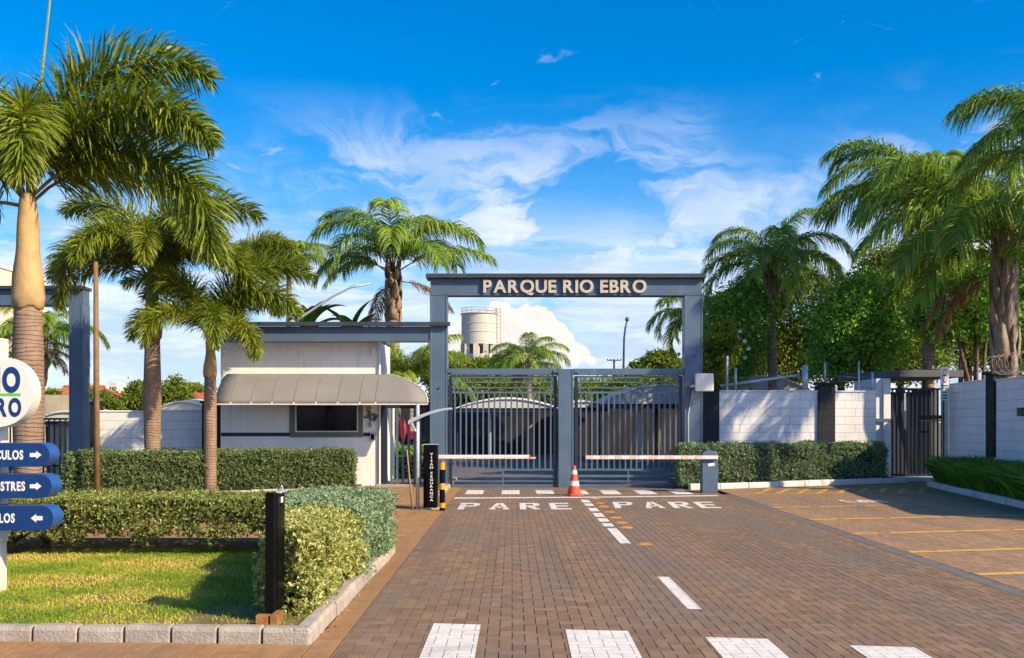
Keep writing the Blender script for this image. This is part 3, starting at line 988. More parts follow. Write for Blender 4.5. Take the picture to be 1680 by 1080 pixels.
def strap_bed():
    r = rng(21)
    root = thing('strap_leaf_border', 'bed of upright glossy strap leaves by the right wall', 'plants', (11.4, 23.0, 0.09))
    n = 12500
    t = r.random(n)
    y = 17.2 + t * 9.9
    xin = 9.97 + (y - 17.0) * 0.1417 + 0.12
    x = xin + r.random(n) ** 1.2 * 1.05
    ok = np.sin(x * 7 + y * 3) * np.sin(y * 5.2 - x * 2) + r.random(n) * 1.4 > -0.35
    x, y = x[ok], y[ok]; n = len(x)
    P = np.stack([x, y, np.full(n, .07)], 1)
    d0 = unit(np.stack([r.normal(0, .30, n) - 0.06, r.normal(0, .30, n), np.ones(n)], 1))
    L = r.uniform(.60, 1.10, n)[:, None]
    Sd = unit(np.cross(d0, unit(r.normal(size=(n, 3)))))
    w = r.uniform(.012, .025, n)[:, None]
    out = unit(np.stack([d0[:, 0], d0[:, 1], np.zeros(n)], 1))
    p1 = P + d0 * L * .4
    p2 = p1 + unit(d0 + out * .35) * L * .33
    p3 = p2 + unit(d0 * .5 + out * 1.0 + np.array([0, 0, -.2])) * L * .27
    V = np.stack([P - Sd * w * .6, P + Sd * w * .6, p1 + Sd * w, p1 - Sd * w, p2 + Sd * w * .8, p2 - Sd * w * .8, p3, p3 + Sd * w * .05], 1).reshape(-1, 3)
    b = (np.arange(n) * 8)[:, None]
    polys = np.concatenate([b + np.array([0, 1, 2, 3]), b + np.array([3, 2, 4, 5]), b + np.array([5, 4, 7, 6])])
    tone = np.repeat(np.clip(r.normal(.45, .22, n), 0, 1), 8)
    mesh_np('foliage', V, polys, M['liriope'], root, tone, 'stuff')
    for k in range(14):
        yy = r.uniform(18, 26.5); xx = 9.97 + (yy - 17) * .1417 + r.uniform(.0, .5)
        zz = r.uniform(.35, 1.0)
        mb = MB()
        for q in range(5):
            a = q * 1.256
            c = Vector((xx, yy, zz)); e = c + Vector((math.cos(a) * .035, -.02, math.sin(a) * .035)); s_ = Vector((-math.sin(a), 0, math.cos(a))) * .012
            mb.add([c, c.lerp(e, .6) + s_, e, c.lerp(e, .6) - s_], [(0, 1, 2, 3)])
        build('blossom', mb, M['flower'], root)


strap_bed()

# fallen leaves along the sunny kerb
for k in range(26):
    x = IS_R + 0.02 + abs(rnd.gauss(0, .05)); y = rnd.uniform(7.9, 12.6)
    a = rnd.uniform(0, 6.28); s = rnd.uniform(.012, .024)
    mb = MB()
    mb.add([(x - s * math.cos(a), y - s * math.sin(a), .005), (x + s * .5 * math.sin(a), y - s * .5 * math.cos(a), .012), (x + s * math.cos(a), y + s * math.sin(a), .006),
            (x - s * .5 * math.sin(a), y + s * .5 * math.cos(a), .016)], [(0, 1, 2, 3)])
    tag(build('fallen_leaf', mb, M['dry_leaf']), 'small dry leaf fallen in the gutter beside the sunlit kerb', 'leaf', 'fallen leaves by the kerb')

# ------------------------------------------------------------------ text helper
def glyphs(text, height, width_scale=1.0, extrude=0.0, fat=0.0, spacing=1.0, bevel=0.0):
    """list of (char, MB in local XZ plane facing -Y, x advance start) with caps 'height' tall"""
    cu = bpy.data.curves.new('type', 'FONT')
    ob = bpy.data.objects.new('type', cu)
    COL.objects.link(ob)
    cu.size, cu.extrude, cu.offset, cu.bevel_depth = 1.0, 0.0, 0.0, 0.0
    dg = bpy.context.evaluated_depsgraph_get()
    def get(s, ex=0.0, off=0.0):
        cu.body = s
        cu.extrude, cu.offset = ex, off
        bpy.context.view_layer.update()
        dg.update()
        me = bpy.data.meshes.new_from_object(ob.evaluated_get(dg))
        vs = [tuple(v.co) for v in me.vertices]
        fs = [tuple(p.vertices) for p in me.polygons]
        bpy.data.meshes.remove(me)
        return vs, fs
    cap = max(v[1] for v in get('H')[0])
    k = height / cap
    out, x = [], 0.0
    for ch in text:
        if ch == ' ':
            x += 0.30 * k * width_scale * spacing
            continue
        vs, fs = get(ch, extrude / k, fat)
        mnx, mxx = min(v[0] for v in vs), max(v[0] for v in vs)
        mb = MB()
        mb.add([((v[0] - mnx) * k * width_scale, -v[2] * k, v[1] * k) for v in vs], fs)
        out.append((ch, mb, x, (mxx - mnx) * k * width_scale))
        x += (mxx - mnx) * k * width_scale + 0.085 * k * spacing
    bpy.data.objects.remove(ob)
    bpy.data.curves.remove(cu)
    return out, x


def move(mb, x, y, z, rot=0.0, yaw=0.0):
    c, s = math.cos(rot), math.sin(rot)
    mb.v = [(v[0] * c - v[2] * s, v[1], v[0] * s + v[2] * c) for v in mb.v]
    c, s = math.cos(yaw), math.sin(yaw)
    mb.v = [(v[0] * c - v[1] * s + x, v[0] * s + v[1] * c + y, v[2] + z) for v in mb.v]
    return mb

# ------------------------------------------------------------------ entrance portal
GYP = 26.7
def fx(px):
    return PX(px, GYP)
def fz(py):
    return PZ(py, GYP)


def hpost(root, x0, x1, z1, d=0.42, y=GYP, z0=-0.02, name='post'):
    """H section column: web set back between two flanges that face the road"""
    mb = MB().box(x0, x1, y, y + 0.03, z0, z1)
    mb.box(x0 + 0.004, x1 - 0.004, y + 0.03, y + d, z0, z1 - 0.004)
    mb.box(x0 - 0.012, x0 + 0.03, y - 0.012, y + d + 0.012, z0, z1 - 0.002)
    mb.box(x1 - 0.03, x1 + 0.012, y - 0.012, y + d + 0.012, z0, z1 - 0.002)
    return build(name, mb, M['steel'], root, bevel=0.006)


portal = thing('entrance_portal', 'tall blue-grey steel portal over the twin gates with raised letters PARQUE RIO EBRO', 'gateway', (fx(928), GYP + .2, 0))
hpost(portal, fx(706), fx(733), fz(482))
hpost(portal, fx(1124), fx(1152), fz(482))
mb = MB().box(fx(706), fx(1152), GYP + 0.02, GYP + 0.40, fz(482) + 0.002, fz(457))
mb.box(fx(706) - 0.01, fx(1152) + 0.01, GYP - 0.012, GYP + 0.42, fz(485), fz(482))
build('beam', mb, M['steel'], portal, bevel=0.006)
mb = MB().box(fx(699), fx(1157), GYP - 0.14, GYP + 0.56, fz(457) + 0.002, fz(450))
build('coping', mb, M['coping'], portal, bevel=0.008)
hpost(portal, fx(917), fx(940), fz(605.5), 0.30, name='centre_post')
mb = MB().box(fx(734), fx(916), GYP + 0.03, GYP + 0.19, fz(615), fz(604.8)).box(fx(941), fx(1123), GYP + 0.03, GYP + 0.19, fz(615), fz(604.8))
for hx in (738, 912, 946, 1118):
    mb.box(fx(hx - 4), fx(hx + 4), GYP - 0.01, GYP + 0.03, fz(612), fz(607.5))
build('lintel', mb, M['steel'], portal, bevel=0.006)
for bx, by in ((720, 637), (1139, 585)):
    mb = MB()
    mb.tube([(fx(bx), GYP + 0.005, fz(by)), (fx(bx), GYP - 0.03, fz(by))], 0.025, 8)
    build('bolt', mb, M['steel_dark'], portal)
gl, wid = glyphs('PARQUE RIO EBRO', fz(460.5) - fz(480.3), 1.0, 0.03, 0.030, 1.0)
k = (fx(1060) - fx(793)) / wid
gl, wid = glyphs('PARQUE RIO EBRO', fz(460.5) - fz(480.3), k, 0.03, 0.030, 1.0)
sc = (fx(1060) - fx(793)) / (gl[-1][2] + gl[-1][3])
for ch, mb, x, w_ in gl:
    mb.v = [(v[0] * sc, v[1], v[2]) for v in mb.v]
    move(mb, fx(793) + x * sc, GYP - 0.05, fz(480.3))
    build('letter', mb, M['letter'], portal)


def gate_leaf(label, px0, px1):
    y0 = GYP + 0.08
    root = thing('sliding_gate', label, 'gate', (fx((px0 + px1) / 2), y0, 0), 'twin steel gate leaves')
    x0, x1 = fx(px0), fx(px1)
    for a in (x0, x1 - 0.09):
        build('frame_post', MB().box(a, a + 0.09, y0 - .02, y0 + 0.10, 0.03, fz(617)), M['steel_dark'], root, bevel=0.004)
    for py, hh, nm in ((618.5, .05, 'rail'), (627, .032, 'rail'), (636, .032, 'rail'), (644, .05, 'rail'), (771, .045, 'rail'), (781.5, .06, 'rail'), (790, .035, 'rail'), (797.5, .07, 'rail')):
        z = fz(py)
        build(nm, MB().box(x0 + .09, x1 - .09, y0, y0 + .05, z - hh / 2, z + hh / 2), M['steel'], root)
    n = 18
    for i in range(n):
        x = x0 + .09 + (x1 - x0 - .18) * (i + .5) / n
        build('bar', MB().box(x - .021, x + .021, y0 + .008, y0 + .042, fz(770), fz(644.5)), M['steel'], root)
    xm = (x0 + x1) / 2
    build('brace', MB().box(xm - .02, xm + .02, y0 + .008, y0 + .042, fz(797), fz(771)), M['steel'], root)
    for i, t in enumerate((.02, .98)):
        x = x0 + .09 + (x1 - x0 - .18) * t
        build('stile', MB().box(x - .02, x + .02, y0 + .006, y0 + .044, fz(643), fz(618)), M['steel'], root)
    return root


gate_leaf('left leaf of the blue-grey barred gate, between the left post and centre post', 736, 914)
gate_leaf('right leaf of the blue-grey barred gate, behind the traffic cone side', 943, 1120)

rb = thing('tag_reader', 'white box antenna on the right post of the portal', 'reader', (fx(1150), GYP - .3, fz(628)))
bx_ = MB().box(fx(1136), fx(1166), GYP - .42, GYP - .30, fz(643), fz(614))
build('housing', bx_, M['white_plastic'], rb, bevel=0.03)
build('bracket', MB().box(fx(1131), fx(1150), GYP - .30, GYP - .02, fz(636), fz(632)), M['alu'], rb)
mb = MB().tube([(fx(1137), GYP - .04, fz(640)), (fx(1129), GYP - .03, fz(680)), (fx(1129), GYP - .03, fz(760))], .012, 5)
build('cable', mb, M['alu'], rb)

# low frame over the guardhouse
lf = thing('guardhouse_portal', 'lower blue-grey steel beam with dark coping running in front of the guardhouse roof', 'frame', (fx(550), GYP, 0))
mb = MB().box(fx(363), fx(705), GYP + .02, GYP + .36, fz(558), fz(535.5)).box(fx(362), fx(704.6), GYP - .012, GYP + .38, fz(560.5), fz(558))
build('beam', mb, M['steel'], lf, bevel=0.006)
build('coping', MB().box(fx(358), fx(739), GYP - .15, GYP - .03, fz(535.5), fz(529)), M['coping'], lf, bevel=.008)

# portal at far left
lp = thing('side_portal', 'blue-grey steel portal at the far left behind the ringed palm trunk', 'gateway', (fx(60), GYP, 0))
mb = MB().box(fx(-160), fx(136), GYP + .03, GYP + .42, fz(498), fz(475)).box(fx(-160), fx(113), GYP - .012, GYP + .43, fz(501), fz(498))
build('beam', mb, M['steel'], lp, bevel=.006)
build('coping', MB().box(fx(-170), fx(138), GYP - .10, GYP + .5, fz(475) + .002, fz(469.5)), M['coping'], lp, bevel=.008)
hpost(lp, fx(114), fx(135), fz(498), .45)
hpost(lp, fx(-150), fx(-129), fz(501), .45)


def bar_fence(name, label, cat, p0, p1, z0, z1, n, m, bw=.04, group=None, rails=(0.0, 1.0), extra=()):
    p0, p1 = Vector(p0), Vector(p1)
    root = thing(name, label, cat, ((p0.x + p1.x) / 2, (p0.y + p1.y) / 2, 0), group)
    for t in rails:
        z = z0 + (z1 - z0) * t
        build('rail', MB().bar((p0.x, p0.y, z), (p1.x, p1.y, z), .05, .06), m, root)
    for i in range(n):
        p = p0.lerp(p1, (i + .5) / n)
        d = (p1 - p0).normalized() * bw / 2
        build('bar', MB().bar((p.x, p.y, z0 + .03), (p.x, p.y, z1 - .03), bw, .03, up=(d.x, d.y, 0.0)), m, root)
    return root


bar_fence('side_gate', 'dark barred gate at the far left under the side portal', 'gate', (PX(-60, 28), 28.0), (PX(112, 28), 28.0), .08, PZ(687.5, 28), 19, M['steel_dark'], .05, rails=(0, .25, .93, 1.0))

# ------------------------------------------------------------------ walls of painted block
def block_wall(name, label, a, b, h, mwall, mmort, course=.245, blen=.60, t=.16, cap=True, cat='wall', z0=0.0, group=None):
    a, b = Vector(a), Vector(b)
    L, d = (b - a).length, (b - a).normalized()
    n = Vector((d.y, -d.x))                      # side facing the viewer (right of a->b)
    root = thing(name, label, cat, (a.x, a.y, 0), group)
    def bx3(s0, s1, o0, o1, q0, q1):
        m_ = MB()
        c = [a + d * s0 + n * o0, a + d * s1 + n * o0, a + d * s1 + n * o1, a + d * s0 + n * o1]
        m_.add([(p.x, p.y, q0) for p in c] + [(p.x, p.y, q1) for p in c], [(0, 1, 2, 3), (7, 6, 5, 4), (0, 4, 5, 1), (1, 5, 6, 2), (2, 6, 7, 3), (3, 7, 4, 0)])
        return m_
    build('core', bx3(0.004, L - .004, -t, -.006, z0 - .05, h - .01), mmort, root)
    rows = max(1, round((h - z0) / course))
    ch = (h - z0) / rows
    rr = random.Random(int(L * 977))
    for r_ in range(rows):
        s = 0.0
        first = blen * (.5 if r_ % 2 else 1.0)
        while s < L - 1e-3:
            e = min(L, s + (first if s == 0 else blen))
            if L - e < blen * .2:
                e = L
            q = rr.uniform(-.0025, .0025)
            build('block', bx3(s + .003, e - .003, -.05, q + .004, z0 + r_ * ch + .0035, z0 + (r_ + 1) * ch - .0035), mwall, root, bevel=.003)
            s = e
    if cap:
        build('cap', bx3(0, L, -t - .03, .03, h + .002, h + .045), mwall, root, bevel=.006)
    return root


def pillar(label, px0, px1, Y, h, d=.35):
    block_name = block_wall('wall_pillar', label, (PX(px0, Y), Y), (PX(px1, Y), Y), h, M['pillar'], M['mortar_dark'], .245, 9, d, False, 'pillar')
    w = PX(px1, Y) - PX(px0, Y)
    build('cap', MB().box(PX(px0, Y) - .04, PX(px1, Y) + .04, Y - .05, Y + d + .02, h + .002, h + .07), M['pillar'], block_name, bevel=.01)
    return block_name


WY = 29.5
block_wall('block_wall', 'white block wall between two dark pillars right of the portal', (PX(1180, WY), WY), (PX(1342, WY), WY), PZ(643, WY), M['white_wall'], M['mortar'])
block_wall('block_wall', 'short white block wall between the dark pillar and the right pedestrian entrance', (PX(1370, WY), WY), (PX(1437, WY), WY), PZ(643.5, WY), M['white_wall'], M['mortar'])
pillar('dark block pillar hard against the right portal post', 1154, 1180, WY - .06, PZ(641, WY))
pillar('dark block pillar in the middle of the right white wall', 1342, 1370, WY - .06, PZ(632, WY))
WL = 28.6
block_wall('block_wall', 'white block wall behind the two ringed palm trunks at left', (PX(162, WL), WL), (PX(331, WL), WL), PZ(676, WL), M['white_wall'], M['mortar'])
pillar('dark block pillar beside the side portal at far left', 136, 162, WL - .06, PZ(662, WL))
pillar('dark block pillar at the left corner of the guardhouse', 331, 361, WL - 1.0, PZ(662, WL - 1))
SW0, SW1, SW2, SW3 = (PX(1557, 29.6), 29.6), (PX(1622, 26.3), 26.3), (PX(1634, 25.9), 25.9), (11.35, 16.5)
block_wall('block_wall', 'white side wall between the right pedestrian gate and the last dark pillar', SW0, SW1, PZ(631, 29), M['white_wall'], M['mortar'], blen=.6)
block_wall('block_wall', 'white side wall running out of the right frame edge', SW2, SW3, PZ(626, 26), M['white_wall'], M['mortar'], blen=.6)
d_ = (Vector(SW2) - Vector(SW1)).normalized()
p_ = block_wall('wall_pillar', 'dark block pillar between the two right side walls', (SW1[0] - .07, SW1[1] + .02), (SW2[0] - .07, SW2[1] - .02), 3.0, M['pillar'], M['mortar_dark'], .245, 9, .34, False, 'pillar')
build('cap', MB().box(SW1[0] - .16, SW1[0] + .30, SW2[1] - .08, SW1[1] + .08, 3.002, 3.08), M['pillar'], p_, bevel=.01)
cb = thing('wall_box', 'small dark box fixed to the white wall at the right frame edge', 'box', (PX(1676, 24.0) - .1, 24.0, PZ(676, 24)))
build('housing', MB().box(PX(1673, 23.9), PX(1682, 23.9) + .1, 23.8, 24.05, PZ(683, 24), PZ(669, 24)), M['steel_dark'], cb, bevel=.01)
build('plate', MB().box(PX(1674.5, 23.9), PX(1678, 23.9), 23.79, 23.799, PZ(680, 24), PZ(672, 24)), M['text_teal'], cb)

# fence rods and bars on top of the right wall
for lab, px, y0, y1, r_ in (('white tipped thin rod on the wall beside the portal', 1193, 643, 584, .035), ('short grey stub post on the wall behind the white tipped rod', 1207, 640, 604, .035),
                            ('thick grey post on the right wall that carries the slanting bar', 1321, 643, 600, .085), ('thin rod standing on the middle dark pillar', 1353.5, 632, 594, .03),
                            ('thin rod just left of the entrance slab', 1409, 643, 592, .022), ('pale rod in front of the entrance slab', 1431, 645, 611, .035)):
    Y = WY + .08
    mb = MB().tube([(PX(px, Y), Y, PZ(y0, Y) - .02), (PX(px, Y), Y, PZ(y1, Y))], r_, 10)
    tag(build('fence_rod', mb, M['silver'], smooth=True), lab, 'post')
mb = MB().tube([(PX(1182, WY + .2), WY + .2, PZ(633, WY)), (PX(1318, WY + .2), WY + .2, PZ(614, WY))], .045, 8)
tag(build('slanting_bar', mb, M['silver'], smooth=True), 'slanting grey bar above the white wall, resting on the thick post', 'bar')
for k in range(3):
    z = PZ(636 - 9 * k, WY)
    mb = MB().tube([(PX(1185 + i * 25, WY), WY + .08, z + .03 * math.sin(i * 1.7 + k)) for i in range(11)], .006, 4)
    tag(build('fence_wire', mb, M['wire']), ['lowest', 'middle', 'topmost'][k] + ' thin fence wire strung above the right white wall', 'wire')
mb = MB()
pts = []
for i in range(260):
    t = i / 259
    a = Vector((SW1[0], SW1[1], 3.05)).lerp(Vector((SW3[0], SW3[1], 3.0)), t)
    th = t * 2 * math.pi * 22
    pts.append(a + Vector((math.cos(th) * .26 + .1, .02 * math.sin(th * 3.1), math.sin(th) * .26 + .18)))
mb.tube(pts, .009, 4)
tag(build('razor_wire', mb, M['wire']), 'loose coil of wire on the right side wall around the thick palm trunk', 'wire coil')

# ------------------------------------------------------------------ right pedestrian entrance
EY = 30.3
pe = thing('pedestrian_entrance', 'white pedestrian entrance with flat grey slab roof at the right corner', 'entrance', (PX(1500, EY), EY, 0))
def ex(px):
    return PX(px, EY)
def ez(py):
    return PZ(py, EY)
build('side_wall', MB().box(ex(1438), ex(1449), EY + .05, EY + 2.0, 0, ez(621)), M['white_wall'], pe, bevel=.01)
build('jamb', MB().box(ex(1449) + .003, ex(1461), EY - .02, EY + 2.0, 0, ez(621)), M['white_wall'], pe, bevel=.01)
build('stripe', MB().box(ex(1437), ex(1461) + .004, EY - .025, EY + .4, ez(693), ez(687)), M['steel'], pe)
slab = MB().prism_z([(ex(1467), EY - .45), (ex(1570), EY - .45), (ex(1570), EY + 2.6), (ex(1420), EY + 2.6), (ex(1436), EY + 1.4)], ez(620), ez(608.5))
build('slab_roof', slab, M['concrete'], pe, bevel=.015)
build('jamb', MB().box(ex(1551), ex(1557), EY - .02, EY + .30, 0, ez(621)), M['concrete'], pe, bevel=.01)
build('back_wall', MB().box(ex(1461) + .01, ex(1560), EY + 2.0, EY + 2.15, 0, ez(640)), M['navy'], pe)
build('inner_panel', MB().box(ex(1509), ex(1551), EY + .5, EY + .56, .1, ez(639)), M['concrete'], pe)
pg = bar_fence('pedestrian_gate', 'dark navy barred pedestrian gate under the slab roof', 'gate', (ex(1462), EY + .06), (ex(1508), EY + .06), .12, ez(637), 7, M['steel_dark'], .07, rails=(0.01, .99))
pg2 = bar_fence('pedestrian_gate', 'second dark barred panel with a lock bar, right half of the entrance', 'gate', (ex(1509), EY + .05), (ex(1550), EY + .05), .12, ez(637), 6, M['steel_dark'], .075, rails=(0.01, .63, .99))
build('lock_bar', MB().box(ex(1509), ex(1546), EY + .0, EY + .02, ez(688), ez(681.5)), M['black'], pg2)
build('latch', MB().box(ex(1509), ex(1523), EY + .0, EY + .02, ez(710), ez(707)), M['black'], pg2)
build('handle', MB().bar((ex(1484), EY - .02, ez(704)), (ex(1484), EY - .02, ez(645)), .05, .05), M['silver'], pg)
ns = thing('notice_sign', 'white upright notice sign with an oval ring beside the right pedestrian gate', 'sign', (PX(1550, 29), 29, 0))
sx0, sx1, sy = PX(1543.5, 29), PX(1557, 29), 29.0
build('panel', MB().box(sx0, sx1, sy, sy + .03, PZ(657, 29), PZ(602, 29)), M['white_vinyl'], ns, bevel=.004)
build('pole', MB().box(PX(1552, 29), PX(1556.5, 29), sy + .04, sy + .10, 0, PZ(604, 29)), M['silver'], ns)
ov = MB()
oc = (PX(1550.2, 29), PZ(617, 29))
vs = []
for i in range(28):
    a = 2 * math.pi * i / 28
    for rr_ in (1.0, .80):
        vs.append((oc[0] + math.cos(a) * .072 * rr_, sy - .003, oc[1] + math.sin(a) * .205 * rr_))
ov.add(vs, [(2 * i, 2 * ((i + 1) % 28), 2 * ((i + 1) % 28) + 1, 2 * i + 1)[::-1] for i in range(28)])
build('oval_ring', ov, M['text_red'], ns)
build('emblem', MB().box(oc[0] - .045, oc[0] + .045, sy - .004, sy - .001, oc[1] + .0, oc[1] + .045), M['text_dark'], ns)
for zz, ww, hh in ((633, .10, .05), (637, .085, .03), (644, .06, .04), (649, .075, .05), (653.5, .08, .05)):
    build('printed_line', MB().box(oc[0] - ww, oc[0] + ww, sy - .004, sy - .001, PZ(zz, 29) - hh / 2, PZ(zz, 29) + hh / 2), M['text_teal'], ns)

# ------------------------------------------------------------------ guardhouse
HY = 27.25
gh = thing('guardhouse', 'low white guardhouse with dark window and stripe under the taupe awning', 'guardhouse', (PX(490, HY), HY + 1, 0))
def hx(px):
    return PX(px, HY)
def hz(py):
    return PZ(py, HY)
HX0, HX1, HZ1 = hx(362), hx(620), hz(557)
wx0, wx1, wz0, wz1 = hx(485), hx(588), hz(709), hz(664)
mb = MB()
mb.box(HX0, HX1, HY + .10, HY + 2.7, 0, HZ1 - .03)
mb.box(HX0, wx0 - .06, HY, HY + .098, 0, HZ1)
mb.box(wx1 + .06, HX1, HY, HY + .098, 0, HZ1)
mb.box(wx0 - .058, wx1 + .058, HY + .001, HY + .098, 0, wz0 - .06)
mb.box(wx0 - .058, wx1 + .058, HY + .001, HY + .098, wz1 + .06, HZ1 - .002)
build('wall', mb, M['cream_wall'], gh)
build('roof', MB().box(HX0 - .03, HX1 + .03, HY - .03, HY + 2.76, HZ1 + .003, HZ1 + .05), M['coping'], gh, bevel=.01)
build('stripe', MB().box(HX0 + .01, hx(476), HY - .006, HY - .001, hz(716), hz(710)), M['navy'], gh)
build('stripe', MB().box(hx(596), hx(617), HY - .006, HY - .001, hz(716), hz(710)), M['navy'], gh)
wn = build('window', MB().box(hx(475.5), wx0, HY - .05, HY + .05, hz(717), hz(660)).box(wx1, hx(595.5), HY - .05, HY + .05, hz(717), hz(660))
           .box(wx0 + .001, wx1 - .001, HY - .05, HY + .05, hz(717), wz0).box(wx0 + .001, wx1 - .001, HY - .05, HY + .05, wz1, hz(660) - .001), M['frame'], gh, bevel=.006)
b2 = MB()
for a in ((wx0, wx0 + .03, wz0, wz1), (wx1 - .03, wx1, wz0, wz1), (wx0 + .03, wx1 - .03, wz0, wz0 + .03), (wx0 + .03, wx1 - .03, wz1 - .03, wz1)):
    b2.box(a[0], a[1], HY - .06, HY + .02, a[2], a[3])
build('trim', b2, M['alu'], wn)
build('pane', MB().box(wx0 + .03, (wx0 + wx1) / 2 - .01, HY - .004, HY + .006, wz0 + .03, wz1 - .03), M['glass'], wn)
build('pane', MB().box((wx0 + wx1) / 2 + .01, wx1 - .03, HY - .004, HY + .006, wz0 + .03, wz1 - .03), M['glass'], wn)
build('mullion', MB().box((wx0 + wx1) / 2 - .012, (wx0 + wx1) / 2 + .012, HY - .008, HY + .01, wz0 + .03, wz1 - .03), M['black'], wn)
gl, wid = glyphs('301', .20, 1.0, .012, .03, 1.1)
for (ch, mb, x, w_), (px, py) in zip(gl, ((596.5, 685), (603.5, 688.5), (612.5, 691))):
    mb.v = [(v[0] + .25 * v[2], v[1], v[2]) for v in mb.v]
    move(mb, hx(px), HY - .02, hz(py), -.28)
    build('numeral', mb, M['text_dark'], gh)
build('keypad', MB().box(hx(603.5), hx(611), HY - .04, HY - .001, hz(701), hz(691)), M['silver'], gh, bevel=.01)
build('keypad_face', MB().box(hx(605), hx(609.5), HY - .045, HY - .041, hz(699.5), hz(693)), M['text_teal'], gh)
build('intercom', MB().box(hx(608), hx(616.5), HY - .11, HY - .001, hz(722), hz(709)), M['silver'], gh, bevel=.02)
build('intercom_face', MB().box(hx(609.5), hx(615), HY - .125, HY - .111, hz(721), hz(712)), M['black'], gh)
lamp = MB().box(hx(602), hx(609), HY - .10, HY - .001, hz(674), hz(667))
build('wall_lamp', lamp, M['boot'], gh, bevel=.02)
build('floodlight', MB().box(hx(610), hx(616), HY - .12, HY - .001, hz(582), hz(571)), M['white_plastic'], gh, bevel=.02)
build('drain_pipe', MB().tube([(hx(623), HY - .04, .05), (hx(623), HY - .04, hz(563))], .035, 8), M['alu'], gh)
build('camera', MB().box(hx(366), hx(373), HY - .2, HY - .02, hz(582), hz(575)), M['white_plastic'], gh, bevel=.02)

# awning: quarter-barrel canvas, its right end closed in a curve
aw = thing('awning', 'taupe canvas awning with rounded right end on the guardhouse', 'awning', (hx(500), HY, 2.4))
AYF = HY - 1.15
az0, az1 = PZ(661, AYF), hz(613.5)
ax0 = hx(357)
ribs = [PX(p, AYF) for p in (352, 378, 412, 446, 482, 518, 554, 590, 616)]
def awn_prof(t):          # t 0 front/bottom .. 1 wall/top
    a = t * math.pi / 2
    return AYF + (HY - AYF) * (.55 * t + .45 * (1 - math.cos(a))), az0 + (az1 - az0) * (.5 * t + .5 * math.sin(a))
NP = 10
vs, fs = [], []
for i, x in enumerate(ribs):
    for j in range(NP + 1):
        y, z = awn_prof(j / NP)
        vs.append((x, y, z))
for i in range(len(ribs) - 1):
    for j in range(NP):
        a = i * (NP + 1) + j
        fs.append((a, a + NP + 1, a + NP + 2, a + 1))
# slanting, rounded right end: the cut edge runs from the wall down to the front corner
xe = PX(702, AYF)
xtop = hx(632)
last = len(vs) - (NP + 1)
prev = last
for s in range(1, 4):
    b = len(vs)
    for j in range(NP + 1):
        t = j / NP
        y, z = awn_prof(t)
        xr_ = xe + (max(xtop, ribs[-1] + .05) - xe) * t ** 1.9
        vs.append((ribs[-1] + (xr_ - ribs[-1]) * s / 3, y, z))
    for j in range(NP):
        fs.append((prev + j, b + j, b + j + 1, prev + j + 1))
    prev = b
o = build('canopy', MB().add(vs, fs), M['awning'], aw, smooth=True)
so = o.modifiers.new('thick', 'SOLIDIFY'); so.thickness = .012
for x in ribs[1:]:
    mb = MB().tube([(x, awn_prof(j / NP)[0] - .006, awn_prof(j / NP)[1] + .006) for j in range(NP + 1)], .0055, 5)
    build('seam', mb, M['awning'], aw)
build('front_rail', MB().box(ribs[0], xe, AYF - .02, AYF + .02, az0 - .055, az0 - .02), M['alu'], aw)
for x in ribs[1:]:
    build('rail_clip', MB().box(x - .02, x + .02, AYF - .018, AYF + .015, az0 - .02, az0 + .02), M['alu'], aw)
build('end_rail', MB().tube([vs[prev + j] for j in range(NP + 1)], .018, 6), M['alu'], aw)

# pedestrian gate beside the guardhouse
gp0 = thing('pedestrian_gate', 'dark barred pedestrian gate between the guardhouse and the left portal post', 'gate', (hx(662), HY, 0))
build('frame_post', MB().box(hx(621), hx(634), HY - .05, HY + .25, 0, hz(660)), M['steel_dark'], gp0, bevel=.005)
build('frame_post', MB().box(hx(698), hx(706), HY - .05, HY + .15, 0, hz(660)), M['steel_dark'], gp0, bevel=.005)
build('rail', MB().box(hx(634), hx(698), HY, HY + .05, hz(670), hz(661)), M['steel_dark'], gp0)
build('rail', MB().box(hx(634), hx(698), HY, HY + .05, hz(798), hz(793.5)), M['steel_dark'], gp0)
for i, px in enumerate((642, 651.5, 661, 670.5, 680, 689.5)):
    build('bar', MB().box(hx(px) - .03, hx(px) + .03, HY + .005, HY + .04, hz(794), hz(669)), M['steel'], gp0)
build('doorstep', MB().box(hx(618), hx(706), HY - .25, HY + .3, -.02, .06), M['kerb'], gp0, bevel=.01)
rt = thing('red_object', 'unidentified bright red rounded object glimpsed between the bars beside the guardhouse', 'object', (PX(668, 33.5), 33.5, .9))  # red thing of unknown identity, its form is guessed
mb = MB().lathe([(.02, 1.05), (.12, 1.10), (.17, 1.3), (.16, 1.6), (.10, 1.82), (.02, 1.86)], PX(660, 33.5), 33.5, 14)
build('body', mb, M['iron_red'], rt, smooth=True)
build('box', MB().box(PX(671, 33.5), PX(682, 33.5), 33.3, 33.7, 1.15, 1.45), M['iron_red'], rt, bevel=.05)
build('leg', MB().box(PX(663, 33.5), PX(666, 33.5), 33.45, 33.55, 0, 1.1), M['black'], rt)
build('leg', MB().box(PX(675, 33.5), PX(678, 33.5), 33.45, 33.55, 0, 1.17), M['black'], rt)
cw = MB().box(PX(634, 31), PX(646, 31), 30.9, 31.2, 0, PZ(668, 31))
tag(build('garden_wall', cw, M['cream_wall']), 'sunlit cream wall end seen through the pedestrian gate bars', 'wall')

